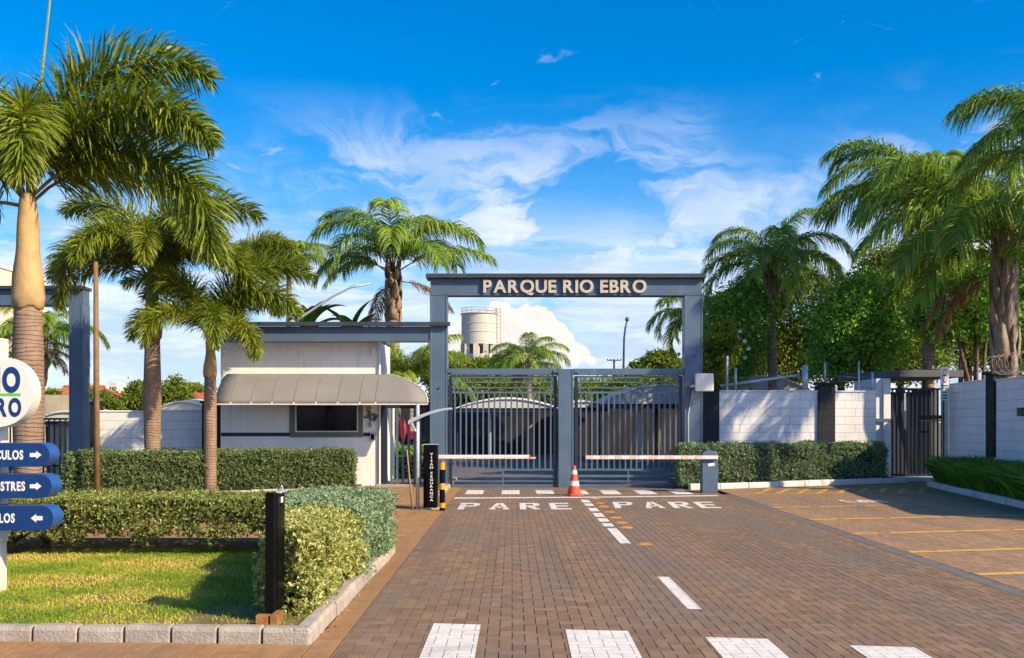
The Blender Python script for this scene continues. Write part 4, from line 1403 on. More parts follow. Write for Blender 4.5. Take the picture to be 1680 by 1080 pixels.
# ------------------------------------------------------------------ barriers, bollards, cone, lamp
BY = GY(836)
bl = thing('barrier', 'tall black barrier cabinet with white vertical lettering and a short white arm', 'barrier', (PX(706, BY), BY, 0))
def bx(px):
    return PX(px, BY)
def bz(py):
    return PZ(py, BY)
build('plinth', MB().box(bx(690), bx(721), BY - .06, BY + .42, -.02, bz(833.5)), M['kerb'], bl, bevel=.01)
build('cabinet', MB().box(bx(694.5), bx(717), BY, BY + .36, bz(833.5) + .002, bz(730)), M['black'], bl, bevel=.012)
build('trim', MB().box(bx(693.5), bx(718), BY - .012, BY + .37, bz(730) + .002, bz(729)), M['silver'], bl)
gl, wid = glyphs('VISAOSEGURANCA', .044, 1.35, .003, .02, 1.0)
zz = bz(745.5)
step = (bz(741) - bz(823)) / 14.8
for i, (ch, mb, x, w_) in enumerate(gl):
    move(mb, bx(708) - w_ / 2, BY - .004, bz(742) - step * (i + .9 + (.6 if i > 4 else 0)))
    build('letter', mb, M['white_vinyl'], bl)
build('arm', MB().box(bx(718), PX(869, BY + .18), BY + .14, BY + .21, bz(753.5), bz(747)), M['alu'], bl, bevel=.01)
for k in range(4):
    a = bx(760) + k * .42
    build('arm_band', MB().box(a, a + .2, BY + .135, BY + .215, bz(753.3), bz(750.5)), M['arm_red'], bl)
build('arm_tip', MB().box(PX(869, BY + .18), PX(870.5, BY + .18), BY + .13, BY + .22, bz(754), bz(746.5)), M['orange'], bl)
build('hinge', MB().tube([(bx(690.5), BY + .1, bz(751)), (bx(694.6), BY + .1, bz(751))], .03, 8), M['alu'], bl)

RY = GY(809)
br = thing('barrier', 'blue barrier post with a long red and white arm, right of the cone', 'barrier', (PX(1165, RY), RY, 0))
mb = MB()
px0, px1 = PX(1152.5, RY), PX(1178, RY)
mb.prism_y([(px0, 0), (px1, 0), (px1, PZ(744, RY)), (px1 - .08, PZ(740, RY)), (px0 + .08, PZ(740, RY)), (px0, PZ(744, RY))], RY, RY + .34)
build('cabinet', mb, M['steel'], br, bevel=.01)
build('arm', MB().box(PX(960, RY), PX(1177, RY), RY - .09, RY - .02, PZ(753.5, RY), PZ(747.5, RY)), M['alu'], br, bevel=.01)
rr = random.Random(4)
x = PX(960, RY) + .02
while x < PX(1150, RY):
    w_ = rr.uniform(.16, .24)
    build('arm_band', MB().box(x, x + w_, RY - .096, RY - .015, PZ(753.2, RY), PZ(747.8, RY)), M['arm_red'], br)
    x += w_ + rr.uniform(.16, .26)
lb = move(MB().box(-.08, .08, -.004, 0, -.035, .035), PX(1167, RY), RY - .002, PZ(762.5, RY), .12)
build('sticker', lb, M['white_vinyl'], br)

sb = thing('striped_bollard', 'short black and yellow banded bollard beside the black barrier cabinet', 'bollard', (PX(726, GY(838)), GY(838), 0))
Y = GY(838)
zs = [838, 834.5, 825, 821.5, 803.5, 793.5, 771, 759, 756]
cols = ['black', 'black', 'stripe_yellow', 'black', 'black', 'stripe_yellow', 'black', 'stripe_yellow', 'black']
edges = [(838, 833, 'black'), (833, 825, 'stripe_yellow'), (825, 803, 'black'), (803, 793, 'stripe_yellow'), (793, 770.5, 'black'), (770.5, 758.5, 'stripe_yellow'), (758.5, 756, 'rust')]
for a, b, c in edges:
    r_ = (.055 if c != 'stripe_yellow' else .0575)
    build('band', MB().lathe([(r_, max(-.01, PZ(a, Y))), (r_, PZ(b, Y) - .0015)], PX(725.5, Y), Y, 18), M[c], sb, smooth=False)

ap = thing('arched_post', 'slim silver post with a curved arm reaching towards the gate', 'post', (PX(685, BY), BY, 0))
build('pole', MB().tube([(PX(685, BY), BY + .03, -.02), (PX(685, BY), BY + .03, bz(663))], .038, 12), M['silver'], ap, smooth=True)
arc = []
for i in range(11):
    t = i / 10
    px = 670 + (742 - 670) * t
    py = 690.5 - 21.5 * math.sin(t * math.pi * .48) ** .9
    arc.append((px, py))
tb = [(bx(p), BY - .05, bz(q)) for p, q in arc]
mb = MB()
vs, fs = [], []
for i, (px, py) in enumerate(arc):
    th = 6.2 - 3.4 * i / 10
    for yy in (BY - .10, BY + .0):
        vs += [(bx(px), yy, bz(py)), (bx(px + .8), yy, bz(py + th))]
for i in range(10):
    a = i * 4
    b = a + 4
    fs += [(a, b, b + 1, a + 1)[::-1], (a + 2, a + 3, b + 3, b + 2)[::-1], (a, a + 2, b + 2, b)[::-1], (a + 1, b + 1, b + 3, a + 3)[::-1]]
fs += [(0, 1, 3, 2)[::-1], (40, 42, 43, 41)[::-1]]
build('arm', MB().add(vs, fs), M['silver'], ap)
build('brace', MB().tube([(bx(671), BY - .05, bz(692)), (bx(677), BY - .03, bz(697)), (bx(681.5), BY + .0, bz(708))], .022, 6), M['silver'], ap)
stk = MB().tube([(PX(678, BY + .02), BY - .08, -.01), (PX(672, BY), BY - .02, PZ(785, BY)), (PX(667, BY), BY + .06, PZ(738, BY))], [.022, .018, .014], 6)
tag(build('wooden_stick', stk, M['wood'], smooth=True), 'thin wooden stick leaning beside the silver post', 'stick')

CY = GY(813)
cn = thing('traffic_cone', 'orange traffic cone with two white bands before the centre post', 'traffic cone', (PX(942, CY), CY, 0))
cxx = PX(942, CY)
build('base', MB().prism_z([(cxx + .235 * math.cos(a * math.pi / 4 + .39) , CY + .235 * math.sin(a * math.pi / 4 + .39)) for a in range(8)], -.002, .035), M['orange'], cn, bevel=.01)
def cr(py):
    t = (813 - py) / 49.0
    return .165 + (.035 - .165) * t
for a, b, c in ((812, 797, 'orange'), (797, 789, 'cone_white'), (789, 778, 'orange'), (778, 771, 'cone_white'), (771, 764, 'orange')):
    za, zb = max(.035, PZ(a, CY)), PZ(b, CY)
    build('band', MB().lathe([(cr(a) + (.002 if c == 'cone_white' else 0), za), (cr(b) + (.002 if c == 'cone_white' else 0), zb)], cxx, CY, 24), M[c], cn, smooth=False)

for k, y in enumerate(_studY):
    mb = MB()
    n, ring = 14, 5
    vs, fs = [], []
    for j in range(ring):
        t = j / (ring - 1)
        for i in range(n):
            a = 2 * math.pi * i / n
            vs.append((1.88 + math.cos(a) * .135 * (1 - t * .85), y + math.sin(a) * .09 * (1 - t * .8), .028 * math.sin(t * math.pi / 2)))
    for j in range(ring - 1):
        for i in range(n):
            i2 = (i + 1) % n
            fs.append((j * n + i, j * n + i2, (j + 1) * n + i2, (j + 1) * n + i))
    fs.append(tuple((ring - 1) * n + i for i in range(n)))
    mb.add(vs, fs)
    who = ['farthest, beside the cone', 'second from the cone', 'third from the cone', 'fourth from the cone', 'fifth from the cone', 'sixth from the cone', 'seventh from the cone, at the head of the long dash', 'nearest, at the foot of the long dash'][k]
    tag(build('road_stud', mb, M['stud'], smooth=True), 'raised orange road stud, ' + who, 'road stud', 'orange road studs')

# black light bollard on the lawn
bb = thing('light_bollard', 'tall black bollard light on a rusty base at the lawn corner', 'bollard', (PX(446, 8.3), 8.3, .08))
b0, b1 = PX(435, 8.25), PX(449.5, 8.25)
zt, zb = PZ(808.5, 8.25), PZ(1007, 8.25)
build('body', MB().box(b0, b1, 8.25, 8.30, zb, zt).box(b0 + .012, b1 + .003, 8.302, 8.34, zb, zt - .004), M['black'], bb, bevel=.004)
build('side_plate', MB().box(b1 + .004, b1 + .009, 8.342, 8.60, zb + .01, zt - .01).box(b0 + .02, b1 + .003, 8.342, 8.60, zb + .01, zt - .012), M['black'], bb)
build('top_cap', MB().box(b1 - .01, b1 + .035, 8.35, 8.61, zt - .015, zt + .004), M['silver'], bb, bevel=.006)
build('lamp', MB().box(b1 + .010, b1 + .02, 8.44, 8.50, zt - .10, zt - .05), M['white_plastic'], bb, bevel=.004)
build('lens', MB().box(b1 + .010, b1 + .018, 8.445, 8.495, zt - .125, zt - .105), M['black'], bb)
build('spike', MB().tube([(b1 + .012, 8.5, zt), (b1 + .012, 8.5, zt + .03), (b1 + .0, 8.5, zt + .045)], .006, 6), M['silver'], bb)
build('base_plate', MB().box(PX(420, 8.15), PX(441, 8.15), 8.13, 8.22, .07, .17), M['rust'], bb, bevel=.005)
build('base_plate', MB().box(PX(444, 8.15), PX(456, 8.15), 8.12, 8.36, .07, .175), M['rust'], bb, bevel=.005)

# ------------------------------------------------------------------ pylon sign at the left edge
SY = 9.75
def sx(px):
    return PX(px, SY - .19)
def szz(py):
    return PZ(py, SY - .19)
sg = thing('sign_pylon', 'cream post with round RIO EBRO sign and three blue direction boards, left edge', 'sign', (sx(-5), SY, .08))
build('post', MB().box(sx(-50), sx(-17), SY + .02, SY + .14, .05, szz(895)), M['sign_cream'], sg, bevel=.006)
build('post', MB().box(sx(-48), sx(-15), SY + .012, SY + .15, szz(895) + .002, szz(552)), M['sign_cream'], sg, bevel=.006)
cxs, czs, R = sx(-6), szz(643.5), (szz(585.5) - szz(702)) / 2
def disc(r, y0, y1, n=72):
    return MB().prism_y([(cxs + r * math.cos(2 * math.pi * i / n), czs + r * math.sin(2 * math.pi * i / n)) for i in range(n)], y0, y1)
dk = build('disc', disc(R, SY - .17, SY + .008), M['sign_cream'], sg, bevel=.006)
build('disc_face', disc(R * .985, SY - .1725, SY - .1705), M['white_plastic'], dk)
def panel_text(txt, x_right, z, h, m, root, y, ws, fat, left=None):
    gl, wid = glyphs(txt, h, ws, .0015, fat, .8)
    end = gl[-1][2] + gl[-1][3]
    x0 = x_right - end if left is None else left
    for ch, mb, x, w_ in gl:
        move(mb, x0 + x, y, z)
        build('letter', mb, m, root)
panel_text('RIO', sx(32), szz(641.5), szz(605) - szz(641.5), M['sign_blue'], dk, SY - .1745, .66, .052)
panel_text('EBRO', sx(33.5), szz(682), szz(655) - szz(682), M['sign_blue'], dk, SY - .1745, .64, .045)
build('green_bar', MB().box(sx(-44), sx(32.5), SY - .1745, SY - .173, szz(650), szz(645.5)), M['sign_green'], dk)
for txt, y0, y1, xe_, arrow, txr in (('VEICULOS', 727, 766, 83, 1, 40), ('PEDESTRES', 778, 817.5, 86, 1, 43), ('VEICULOS', 829.5, 870.5, 88, -1, 26)):
    za, zb_ = szz(y1), szz(y0)
    hh = (zb_ - za) / 2
    zc = (za + zb_) / 2
    xr = sx(xe_ - 19)
    xl = sx(-75)
    poly = []
    for i in range(25):
        a = -math.pi / 2 + math.pi * i / 24
        poly.append((xr + hh * math.cos(a), zc + hh * math.sin(a)))
    poly += [(xl, zb_), (xl, za)]
    y_f = SY - .21
    bd = build('board', MB().prism_y(poly, y_f, SY + .005), M['sign_rim'], sg, bevel=.004)
    poly2 = [(xr + (p[0] - xr) * .985, zc + (p[1] - zc) * .985) for p in poly]
    build('board_face', MB().prism_y(poly2, y_f - .003, y_f - .0005), M['sign_blue'], bd)
    ht = (szz(739) - szz(753))
    panel_text(txt, sx(txr), zc - ht / 2, ht, M['white_vinyl'], bd, y_f - .0045, .64, .03)
    xa, xb = sx(51), sx(70)
    s_ = hh * .30
    ar = [(xa, zc - s_ * .55), (xb - .05, zc - s_ * .55), (xb - .05, zc - s_ * 1.1), (xb, zc), (xb - .05, zc + s_ * 1.1), (xb - .05, zc + s_ * .55), (xa, zc + s_ * .55)]
    if arrow < 0:
        ar = [(xa + xb - p[0], p[1]) for p in ar][::-1]
        ar = [(p[0] + .01, p[1]) for p in ar]
    build('arrow', MB().prism_y(ar, y_f - .006, y_f - .0035), M['white_vinyl'], bd)

bp_ = thing('brown_pole', 'tall slim brown pole rising into the palm fronds before the left hedge', 'pole', (PX(158, GY(821)), GY(821), 0))
Yp = GY(821)
build('shaft', MB().tube([(PX(159, Yp), Yp, -.02), (PX(158, Yp), Yp, PZ(600, Yp)), (PX(157, Yp), Yp, PZ(430, Yp))], [.07, .062, .05], 12), M['brown_pole'], bp_, smooth=True)
build('base_collar', MB().lathe([(.10, -.02), (.10, .05), (.075, .07)], PX(159, Yp), Yp, 14), M['rust'], bp_)

# ------------------------------------------------------------------ palms
def frond_arrays(base, az, el, droop, L, style, r, twist=0.0):
    """rachis + leaflets. az radians (0=+X, pi/2 = away), el start elevation, droop total bend; returns V, polys, tone, rachis pts"""
    NS = 26
    s = np.linspace(0, 1, NS)
    th = el - droop * s ** 1.25
    d = np.stack([np.cos(th) * math.cos(az), np.cos(th) * math.sin(az), np.sin(th)], 1)
    pts = np.concatenate([[np.array(base)], np.array(base) + np.cumsum(d[:-1] * L / (NS - 1), 0)])
    side0 = np.array([-math.sin(az), math.cos(az), 0.0])
    if style == 'fox':
        nn, per = 120, 6
        u = np.repeat(np.linspace(.16, .995, nn), per)
    else:
        nn, per = 125, 2
        u = np.repeat(np.linspace(.20, .995, nn), per)
    n = len(u)
    u = np.clip(u + r.normal(0, .004, n), .1, 1)
    idx = np.clip(u * (NS - 1), 0, NS - 1.001)
    i0 = idx.astype(int); f = (idx - i0)[:, None]
    P = pts[i0] * (1 - f) + pts[i0 + 1] * f
    T = unit(d[i0] * (1 - f) + d[i0 + 1] * f)
    Sd = np.tile(side0, (n, 1))
    Up = unit(np.cross(Sd, T)) * -1
    Up = np.where(Up[:, 2:3] < 0, -Up, Up)
    k = np.arange(n) % per
    if style == 'fox':
        ang = (k / per) * 2 * math.pi + r.uniform(-.5, .5, n) + .3
        rad = Sd * np.cos(ang)[:, None] + Up * (np.sin(ang) * .85 + .10)[:, None]
        d0 = unit(rad * 1.0 + T * (.42 + .50 * u)[:, None] + r.normal(0, .16, (n, 3)))
        ll = .60 * L / 2.8 * np.sin(np.clip(.25 + u * 2.75, 0, 3.0)) ** .6 * r.uniform(.8, 1.15, n)
        ll = np.maximum(ll, .12)
        g = np.array([.0, .22, .62]); w = .0125 * L / 2.8
    else:
        sgn = np.where(k == 0, 1.0, -1.0)
        lift = r.uniform(-.15, .75, n)
        d0 = unit(Sd * sgn[:, None] + Up * lift[:, None] + T * (.55 + .5 * u)[:, None])
        ll = .92 * L / 3.2 * np.sin(np.clip(.45 + u * 2.25, 0, 2.9)) ** .7 * r.uniform(.8, 1.15, n)
        ll = np.maximum(ll, .15)
        g = np.array([.10, .85, 2.1]); w = .0165 * L / 3.2
    down = np.array([0, 0, -1.0])
    W = unit(np.cross(d0, unit(r.normal(size=(n, 3)) * .6 + Up)))
    lens = ll[:, None]
    p0 = P
    d1 = unit(d0 + down * g[0]); p1 = p0 + d1 * lens * .36
    d2 = unit(d0 + down * g[1]); p2 = p1 + d2 * lens * .34
    d3 = unit(d0 * .9 + down * g[2]); p3 = p2 + d3 * lens * .30
    ww = w * r.uniform(.8, 1.2, (n, 1))
    V = np.stack([p0 - W * ww * .45, p0 + W * ww * .45, p1 + W * ww, p1 - W * ww, p2 + W * ww * .8, p2 - W * ww * .8, p3 + W * ww * .08, p3 - W * ww * .08], 1).reshape(-1, 3)
    b = (np.arange(n) * 8)[:, None]
    polys = np.concatenate([b + np.array([0, 1, 2, 3]), b + np.array([3, 2, 4, 5]), b + np.array([5, 4, 6, 7])])
    tone = np.repeat(np.clip(r.normal(.45, .2, n), 0, 1), 8)
    return V, polys, tone, pts


def add_frond(root, base, az, el, droop, L, style, r, leafm, rw=.022, tb=0.0):
    V, polys, tone, pts = frond_arrays(base, az, el, droop, L, style, r)
    o = mesh_np('frond', V, polys, M[leafm], root, np.clip(tone + tb, 0, 1))
    mb = MB().tube([tuple(p) for p in pts[::3]] + [tuple(pts[-1])], [rw * (1 - .85 * i / 9) for i in range(len(pts[::3]) + 1)], 6)
    me = build('stalk', mb, M['rachis'], root, smooth=True)
    me.parent = o
    return o


def palm_root(name, label, x, y, group):
    return thing(name, label, 'palm tree', (x, y, 0), group)


D2R = math.pi / 180


def foxtail(label, x, y, zc, zr, prof, fronds, seed, L=2.8, boot='shaft_green', spear=None, lean=0.0):
    """zc crown height, zr top of the grey trunk; prof = trunk radius list (z fraction, r)"""
    r = rng(seed)
    root = palm_root('foxtail_palm', label, x, y, 'foxtail palms')
    tp = [(rad, zr * t - .03 * (t == 0)) for t, rad in prof]
    mb = MB().lathe(tp, x, y, 28, cap=True)
    build('trunk', mb, M['trunk'], root, smooth=True)
    r0 = prof[-1][1]
    H = zc - zr
    sh = [(r0 * 1.00, zr - .02), (r0 * 1.22, zr + .02), (r0 * 1.25, zr + .10 * H), (r0 * 1.10, zr + .3 * H), (r0 * .9, zr + .55 * H), (r0 * .78, zr + .8 * H), (r0 * .70, zr + H), (r0 * .5, zr + H + .15)]
    mb = MB().lathe(sh, x, y, 24)
    mb.v = [(v[0] + .012 * math.sin(v[2] * 9 + v[1] * 20), v[1], v[2] + .03 * math.sin(5 * math.atan2(v[1] - y, v[0] - x)) * (abs(v[2] - zr) < .06)) for v in mb.v]
    build('crownshaft', mb, M[boot], root, smooth=True)
    for az, el, droop, ln in fronds:
        add_frond(root, (x + .04 * math.cos(az * D2R), y + .04 * math.sin(az * D2R), zc + r.uniform(-.05, .15)), az * D2R, el * D2R, droop * D2R, L * ln, 'fox', r, 'foxtail', .03, r.uniform(-.12, .1))
    if spear:
        sx_, sz_ = spear
        build('spear_leaf', MB().tube([(x, y, zc), (x + sx_, y, zc + sz_)], [.03, .012], 6), M['shaft_green'], root)
    return root


# P1, the near one at left
Y1 = 14.9
foxtail('tallest foxtail palm at far left, thick ringed trunk with a peeling tan sheath', PX(46, Y1), Y1, PZ(335, Y1), PZ(505, Y1),
        [(0, .20), (.08, .185), (.35, .20), (.62, .225), (.85, .215), (.97, .195), (1, .19)],
        [(4, 84, 118, 1.12), (-14, 60, 112, 1.05), (-66, 64, 168, .92), (178, 80, 112, 1.08), (205, 52, 118, 1.0), (150, 40, 105, 1.0),
         (100, 70, 115, 1.0), (40, 50, 120, .9), (240, 66, 150, .9), (168, 14, 90, .85), (25, 72, 118, 1.0), (-2, 44, 150, 1.12)], 101, 3.45, 'sheath', (.42, 3.9))
Y2 = GY(812)
foxtail('middle foxtail palm with green crownshaft, left of the guardhouse hedge', PX(250, Y2), Y2, PZ(462, Y2), PZ(555, Y2),
        [(0, .19), (.06, .175), (.3, .185), (.5, .205), (.62, .215), (.8, .195), (1, .175)],
        [(-30, 72, 160, 1.0), (8, 84, 126, 1.1), (-75, 70, 165, .85), (170, 86, 118, 1.05), (185, 64, 150, .95), (215, 62, 165, .9), (150, 74, 128, 1.0), (60, 68, 118, 1.0), (100, 55, 120, .9),
         (-8, 46, 130, .95), (190, 38, 135, .85), (-50, 78, 150, 1.0), (240, 70, 160, .9)], 102, 3.3, 'shaft_green', (-.15, 3.6))
foxtail('shortest foxtail palm of the left three, nearest the guardhouse', PX(345, Y2), Y2, PZ(560, Y2), PZ(618, Y2),
        [(0, .155), (.1, .145), (.5, .15), (.8, .15), (1, .135)],
        [(-15, 72, 140, 1.05), (12, 86, 124, 1.2), (-70, 60, 165, .85), (188, 60, 150, .85), (225, 58, 160, .8), (150, 76, 120, 1.05), (60, 70, 118, 1.05), (-40, 40, 130, .8), (200, 84, 120, .95)],
        103, 2.9, 'sheath')
Y4 = 27.6
foxtail('foxtail palm half hidden behind the shortest one, its crown above the guardhouse beam', PX(392, Y4 + 2.2), Y4 + 2.2, PZ(452, Y4 + 2.2), PZ(520, Y4 + 2.2),
        [(0, .15), (.5, .15), (1, .13)],
        [(-8, 72, 135, 1.0), (15, 60, 125, 1.05), (-70, 66, 165, .85), (182, 74, 130, .9), (90, 70, 118, .9), (-30, 40, 130, .8), (40, 82, 120, 1.0)], 104, 2.35, 'shaft_green', (.5, 2.3))


def queen(label, x, y, zc, rt, fronds, seed, L=3.2, group='queen palms', boots=1.0, lean=(0, 0), trunk='trunk_q', bootm='boot', bn=22):
    """lean: foot offset from the crown"""
    r = rng(seed)
    root = palm_root('queen_palm', label, x + lean[0], y, group)
    pts, rad = [], []
    for i in range(13):
        t = i / 12
        pts.append((x + lean[0] * (1 - t) ** 1.3, y + lean[1] * (1 - t), -.05 + (zc - .5 * boots) * t))
        rad.append(rt * (1.12 - .25 * t) * (1 + .05 * math.sin(i * 2.1)))
    build('trunk', MB().tube(pts, rad, 16), M[trunk], root, smooth=True)
    top = Vector(pts[-1])
    rb = random.Random(seed)
    for k in range(int(bn * (1 if boots else 0))):          # old leaf bases clasping the trunk under the crown
        a = k * 2.4 + rb.uniform(-.2, .2)
        z = top.z - boots * 1.1 + (k / bn) * boots * 1.75
        rr_ = rt * (1.0 - .15 * k / bn)
        o_ = Vector((math.cos(a), math.sin(a), 0)); sd = Vector((-math.sin(a), math.cos(a), 0))
        c = Vector((x + lean[0] * .1 * 0, y, z)) + o_ * rr_ * .85
        if z < top.z:
            tt = z / max(.1, top.z)
            c.x = x + lean[0] * (1 - tt) ** 1.3 + o_.x * rr_ * .85
        ln = rb.uniform(.5, .8) * boots ** .9
        w = rt * rb.uniform(.55, .8)
        e = c + Vector((0, 0, ln)) + o_ * rb.uniform(.02, .13)
        vs = []
        for tt, wf, th in ((0, 1.0, .03), (.4, .85, .05), (.75, .4, .045), (1, .14, .02)):
            p = c.lerp(e, tt) + o_ * (.05 * math.sin(tt * 3.1))
            vs += [p - sd * w * wf, p + o_ * th + sd * 0, p + sd * w * wf, p - o_ * .04]
        fs = []
        for q in range(3):
            for s_ in range(4):
                fs.append((q * 4 + s_, q * 4 + (s_ + 1) % 4, q * 4 + 4 + (s_ + 1) % 4, q * 4 + 4 + s_))
        fs += [(0, 3, 2, 1), (12, 13, 14, 15)]
        build('leaf_base', MB().add(vs, fs), M[bootm], root, smooth=True)
    for az, el, droop, ln in fronds:
        add_frond(root, (x + .06 * math.cos(az * D2R), y + .06 * math.sin(az * D2R), zc + r.uniform(-.2, .2)), az * D2R, el * D2R, droop * D2R, L * ln, 'queen', r, 'queen', .026, r.uniform(-.12, .12))
    for q in range(2 if boots else 0):
        az = rb.uniform(0, 6.28)
        add_frond(root, (x + .1 * math.cos(az), y + .1 * math.sin(az), zc - .25), az, rb.uniform(-25, 0) * D2R, 55 * D2R, L * rb.uniform(.45, .6), 'queen', r, 'dry_frond', .022)
    return root


def ring_fronds(seed, n, el0=30, el1=80, d0=90, d1=130, l0=.85, l1=1.05):
    rr = random.Random(seed)
    out = []
    for k in range(n):
        t = k / max(1, n - 1)
        out.append((k * 137.5 + rr.uniform(-12, 12), el0 + (el1 - el0) * t + rr.uniform(-6, 6), d1 + (d0 - d1) * t * .3 + rr.uniform(-14, 14), rr.uniform(l0, l1)))
    return out


YQ = 35.0
queen('queen palm with arching crown behind the guardhouse, left of the portal', PX(645, YQ), YQ, PZ(450, YQ), .25,
      [(178, 80, 132, 1.0), (160, 88, 118, 1.08), (8, 76, 134, 1.08), (0, 36, 62, .95), (190, 50, 125, .85), (100, 80, 110, 1.0), (-85, 70, 140, .9), (-50, 60, 135, .95),
       (230, 62, 145, .95), (45, 65, 125, 1.0), (135, 60, 120, 1.0), (-20, 82, 120, .95), (205, 25, 90, .7), (270, 88, 120, 1.05), (60, 86, 118, 1.05)], 201, 3.75, boots=1.1)
YS = 52.0
queen('small queen palm seen above the gate lintel before the cumulus cloud', PX(868, YS), YS, PZ(598, YS), .17, ring_fronds(5, 17, 18, 82, 100, 125), 202, 2.6, boots=.5, bn=12)
YR = 36.5
queen('leaning queen palm with slender trunk behind the white wall right of the portal', PX(1265, YR), YR, PZ(442, YR), .17, ring_fronds(9, 19, 10, 84, 100, 135), 203, 3.3, boots=.7, lean=(PX(1268, YR) - PX(1262, YR), 0), bn=16)
YB = 27.8
queen('big queen palm with thick grey leaf bases behind the right side wall', PX(1648, YB) , YB, PZ(432, YB), .31,
      [(170, 70, 120, 1.05), (185, 52, 115, 1.05), (200, 38, 105, .95), (160, 80, 125, 1.1), (225, 60, 140, 1.0), (255, 72, 140, .95), (285, 55, 140, .9), (330, 60, 120, .9), (10, 70, 115, 1.0),
       (45, 55, 110, 1.0), (100, 65, 115, 1.0), (135, 72, 115, 1.0), (120, 40, 105, .9), (205, 15, 85, .8), (265, 20, 110, .75), (300, 85, 130, 1.0), (190, 84, 118, 1.1)], 204, 4.6, boots=2.1, bootm='boot_grey', bn=46)
YC = 31.0
queen('queen palm behind the pedestrian entrance, trunk just left of the notice sign', PX(1523, YC + 1.5), YC + 1.5, PZ(345, YC + 1.5), .20,
      [(175, 78, 118, 1.05), (190, 62, 125, 1.05), (180, 40, 105, 1.0), (160, 84, 125, 1.0), (225, 66, 145, .95), (260, 70, 140, .95), (300, 60, 135, .95), (0, 72, 120, 1.0), (15, 50, 110, 1.0), (60, 60, 110, 1.0),
       (110, 70, 115, 1.0), (135, 50, 110, 1.0), (205, 25, 90, .85), (240, 20, 95, .8), (320, 30, 100, .8), (85, 82, 115, 1.0)], 205, 4.1, boots=.9)
queen('queen palm outside the right edge, fronds hanging into the top right corner', PX(1760, 23.5), 23.0, PZ(262, 23.5), .22,
      [(170, 66, 112, 1.0), (185, 40, 105, .95), (150, 78, 120, 1.0), (215, 60, 135, .95), (250, 65, 140, .9), (300, 60, 130, .9), (0, 60, 110, 1.0), (60, 60, 110, 1.0), (110, 65, 115, 1.0), (200, 12, 85, .8), (140, 30, 95, .9)], 206, 3.5, boots=.8)
YL = 33.0
queen('queen palm glimpsed through the side portal at far left', PX(66, YL), YL, PZ(560, YL), .16, ring_fronds(15, 15, 15, 80, 100, 135), 207, 2.4, boots=.9)
YT = 40.0
queen('thin queen palm behind the guardhouse left end, bare upper trunk', PX(474, YT), YT, PZ(436, YT), .12, ring_fronds(19, 12, 30, 82, 90, 120), 208, 2.3, boots=0, bn=0)
queen('queen palm with low fronds just right of the portal', PX(1160, 40), 41.0, PZ(520, 40), .15, ring_fronds(23, 15, 10, 80, 105, 140), 209, 2.9, boots=.5, bn=10)

# bright palm leaves behind the pedestrian gate
queen('bright young palm between the guardhouse and the left portal post', PX(676, 34), 33.6, PZ(640, 34), .12, ring_fronds(29, 14, 35, 85, 60, 90), 210, 2.6, boots=0, bn=0)


def banana(label, x, y, zc, n, L, seed):
    rr = random.Random(seed); r = rng(seed)
    root = thing('banana_plant', label, 'plant', (x, y, 0))
    build('stem', MB().tube([(x, y, 0), (x, y, zc)], [.16, .10], 10), M['shaft_green'], root, smooth=True)
    for k in range(n):
        az = k * 137.5 * D2R + rr.uniform(-.3, .3)
        el, droop = rr.uniform(55, 85) * D2R, rr.uniform(40, 110) * D2R
        ll = L * rr.uniform(.8, 1.1)
        p = Vector((x, y, zc)); NS = 14
        side = Vector((-math.sin(az), math.cos(az), 0))
        vs, fs, tn = [], [], []
        t0 = rr.uniform(.2, .9)
        for i in range(NS + 1):
            s = i / NS
            th = el - droop * s ** 1.4
            d = Vector((math.cos(th) * math.cos(az), math.cos(th) * math.sin(az), math.sin(th)))
            up = side.cross(d) * -1
            w = .30 * (math.sin(min(1, max(0, (s - .12) / .88)) ** .7 * math.pi) + .02) * ll / 2
            tear = rr.uniform(.75, 1.0)
            vs += [p + side * w * tear + up * w * .35, p, p - side * w * rr.uniform(.75, 1.0) + up * w * .35]
            tn += [t0 + rr.uniform(-.15, .15)] * 3
            p = p + d * ll / NS
        for i in range(NS):
            a = i * 3
            fs += [(a, a + 1, a + 4, a + 3), (a + 1, a + 2, a + 5, a + 4)]
        mesh_np('leaf', np.array([tuple(v) for v in vs]), np.array(fs), M['banana'], root, np.clip(tn, 0, 1))
    return root


banana('banana plant behind the beam left of the queen palm', PX(505, 36), 36, PZ(560, 36), 9, 2.0, 5)
banana('banana plant with a pale leaf just left of the queen palm trunk', PX(575, 36), 36.4, PZ(566, 36), 7, 1.9, 8)
la = thing('lamp_arm', 'curved grey pole arm rising over the guardhouse beam', 'lamp post', (PX(470, 33), 33, 0))
build('arm', MB().tube([(PX(470, 33), 33, 0), (PX(472, 33), 33, PZ(560, 33)), (PX(490, 33), 33, PZ(523, 33)), (PX(515, 33), 33, PZ(507, 33)), (PX(545, 33), 33, PZ(487, 33)), (PX(575, 33), 33, PZ(472, 33)), (PX(607, 33), 33, PZ(465.5, 33))],
                       [.06, .05, .045, .04, .036, .034, .034], 8), M['silver'], la, smooth=True)

